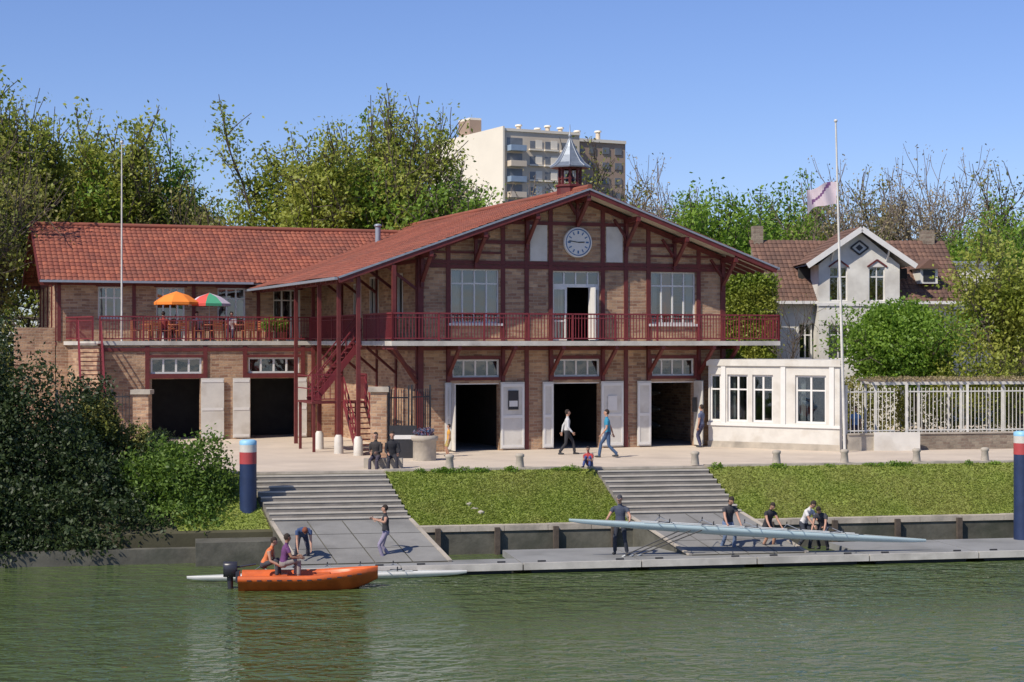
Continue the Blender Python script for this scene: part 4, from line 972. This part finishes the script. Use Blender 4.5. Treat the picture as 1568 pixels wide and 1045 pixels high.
    fb.tube([hc+hf*.093-hu*.055-X*.02,hc+hf*.098-hu*.055,hc+hf*.093-hu*.055+X*.02],[.004,.007,.004],lipm,6)
    mats=[skin,cm(shirt),cm(pants),cm(shoes),cm(cap or hair),eye,lipm]
    polys=[list(p.vertices) for p in m2.polygons]
    V=[tuple(c) for c in co]; off=len(V)
    V+=fb.v; 
    F=polys+[[off+k for k in f] for f in fb.f]
    lab={skin:0,eye:5,lipm:6}
    mi=list(mi)+[lab[fb.ms[i]] for i in fb.m]
    m3=bpy.data.meshes.new(name); m3.from_pydata(V,[],F)
    for m_ in mats: m3.materials.append(m_)
    m3.polygons.foreach_set('material_index',np.array(mi,dtype=np.int32)); m3.polygons.foreach_set('use_smooth',[True]*len(F)); m3.update()
    bpy.data.meshes.remove(m2)
    o=link(bpy.data.objects.new(name,m3)); o.location=loc; o.rotation_euler=(0,0,math.radians(head)); o.scale=(S,S,S); return o
PZ=-2.16
person('walking_man',(3.53,62.9,0),90,1.80,.90,4,((-.1,-.32),(.1,.3)),((-.26,.22,.86),(.26,-.2,.84)),(.03,.22,.35),(.05,.09,.17),fz=(.04,0),sleeve=.6)
person('walking_man',(2.08,64.7,0),-90,1.72,.90,3,((-.1,.3),(.1,-.28)),((-.25,-.18,.85),(.25,.2,.86)),(.5,.5,.5),(.03,.03,.035),sleeve=2)
person('carrying_rower',(3.28,51.62,PZ),165,1.82,.93,6,((-.2,.05),(.17,-.05)),((-.34,.36,1.02),(.34,.34,1.02)),(.05,.06,.09),(.03,.035,.05),cap=(.05,.05,.06),look=22)
person('carrying_rower',(6.62,52.35,PZ),-160,1.78,.90,16,((-.15,.1),(.16,-.12)),((-.2,.45,.86),(.25,.45,.85)),(.045,.045,.05),(.12,.17,.28),sleeve=.5,look=35,longhair=True)
person('carrying_rower',(7.88,52.7,PZ),-150,1.62,.86,20,((-.16,.05),(.14,-.1)),((-.25,.45,.80),(.25,.48,.78)),(.03,.03,.035),(.03,.03,.035),sleeve=.4,shorts=True,look=40)
person('carrying_rower',(9.05,53.0,PZ),-130,1.68,.86,27,((-.18,.12),(.16,-.1)),((-.2,.6,.70),(.22,.6,.66)),(.62,.6,.58),(.04,.045,.06),sleeve=.6,look=45)
person('carrying_rower',(9.65,52.85,PZ),150,1.66,.82,40,((-.16,.05),(.16,-.05)),((-.2,.56,.58),(.22,.56,.58)),(.04,.04,.05),(.03,.03,.04),sleeve=.5,look=55)
person('standing_rower',(-3.72,50.3,PZ),100,1.66,.89,2,((-.12,.1),(.12,-.14)),((-.38,.30,1.28),(.36,.34,1.25)),(.03,.03,.035),(.25,.22,.3),sleeve=0,skin=skinm,look=5)
person('bending_rower',(-6.15,49.9,PZ),-165,1.74,.84,72,((-.18,-.02),(.18,-.08)),((-.2,.62,.32),(.2,.6,.30)),(.04,.07,.16),(.05,.05,.07),sleeve=.5,hair=(.2,.06,.03),look=95)
person('seated_person',(-4.58,57.6,.02),170,1.70,.42,8,((-.12,.42),(.12,.45)),((-.12,.32,.55),(.14,.3,.55)),(.04,.035,.035),(.06,.05,.07),seat=True,sleeve=2,fz=(-.22,-.22),longhair=True)
person('seated_person',(-4.05,57.7,.02),185,1.74,.42,10,((-.16,.45),(.14,.42)),((-.2,.36,.5),(.16,.34,.5)),(.02,.02,.025),(.025,.025,.035),seat=True,sleeve=2,fz=(-.22,-.22))
b=B(); b.box(-5.0,-3.7,57.55,57.95,0,.34,stone); b.build('stone_bench')
person('boat_driver',(-6.25,46.65,-2.3),-70,1.7,.55,10,((-.15,.38),(.16,.4)),((-.1,.4,.72),(.25,.42,.7)),(.12,.04,.13),(.25,.22,.2),seat=True,fz=(.12,.12),skin=skind,sleeve=.5)
person('boat_passenger',(-6.8,46.85,-2.3),-95,1.68,.5,25,((-.15,.4),(.16,.4)),((-.2,.45,.5),(.2,.45,.5)),(.60,.17,.06),(.05,.05,.06),seat=True,fz=(.12,.12),sleeve=0)
person('seated_child',(2.62,57.75,.04),160,1.3,.16,20,((-.15,.45),(.14,.45)),((-.12,.4,.35),(.14,.4,.35)),(.4,.05,.05),(.05,.07,.2),seat=True)
for (s,t,h,c) in ((-14.4,12.7,20,(.3,.05,.04)),(-12.9,12.9,200,(.5,.45,.4)),(-11.4,12.6,180,(.35,.3,.3))):
    person('terrace_guest',LB(s,t,4.3),h,1.7,.52,5,((-.12,.42),(.12,.42)),((-.15,.35,.75),(.15,.35,.75)),c,(.05,.05,.08),seat=True)
person('child',(-2.35,63.5,0),100,1.2,.93,0,((-.1,0),(.1,.08)),None,(.6,.3,.05),(.4,.3,.1),shorts=True)
person('woman_at_fence',(13.9,69.1,0),180,1.65,.93,0,((-.1,0),(.1,.08)),None,(.15,.3,.5),(.05,.05,.1))
person('man_in_doorway',LB(5.0,-1.1,0),60,1.72,.93,0,((-.1,0),(.1,.08)),None,(.1,.12,.2),(.05,.05,.1))
b=B()
for i in range(3):
    p=Vector((3.4+.25*i,51.2+.1*i,-2.12)); q=p+Vector((1.6+.1*i,-.2,.75))
    b.tube([p,q],[.02,.02],iron,6); b.beam(p,p+(p-q).normalized()*.4,.16,.02,deckm)
b.build('oars')
# ------------------------------------------------------------------ camera, light, world
cam=bpy.data.cameras.new('camera'); co=link(bpy.data.objects.new('camera',cam)); co.location=(0,0,4.3); co.rotation_euler=(math.radians(90),0,0)
cam.lens=60; cam.sensor_width=36; cam.clip_end=3000; cam.clip_start=.5; C.camera=co
el=math.radians(46); az=Vector((-.70,-.714)).normalized()
sd=Vector((az.x*math.cos(el),az.y*math.cos(el),math.sin(el)))
sun=bpy.data.lights.new('sun','SUN'); so=link(bpy.data.objects.new('sun',sun)); sun.energy=5.0; sun.angle=math.radians(.5); sun.color=(1,.92,.80)
so.rotation_euler=sd.to_track_quat('Z','Y').to_euler(); so.location=(-50,-50,60)
w=bpy.data.worlds.new('World'); C.world=w; w.use_nodes=True; nt=w.node_tree
bg=nt.nodes['Background']; sk=nt.nodes.new('ShaderNodeTexSky'); sk.sky_type='NISHITA'; sk.sun_disc=False; sk.sun_elevation=el; sk.sun_rotation=math.atan2(az.x,az.y)%(2*math.pi)
sk.air_density=1.0; sk.dust_density=.2; sk.ozone_density=2.5; sk.altitude=300
tint=mixc(nt,1.0,sk.outputs[0],(.95,1.03,1.42),'MULTIPLY')
nt.links.new(tint,bg.inputs[0]); bg.inputs[1].default_value=.093
C.view_settings.view_transform='Standard'; C.view_settings.look='None'; C.view_settings.exposure=0
print('objects',len(bpy.data.objects))
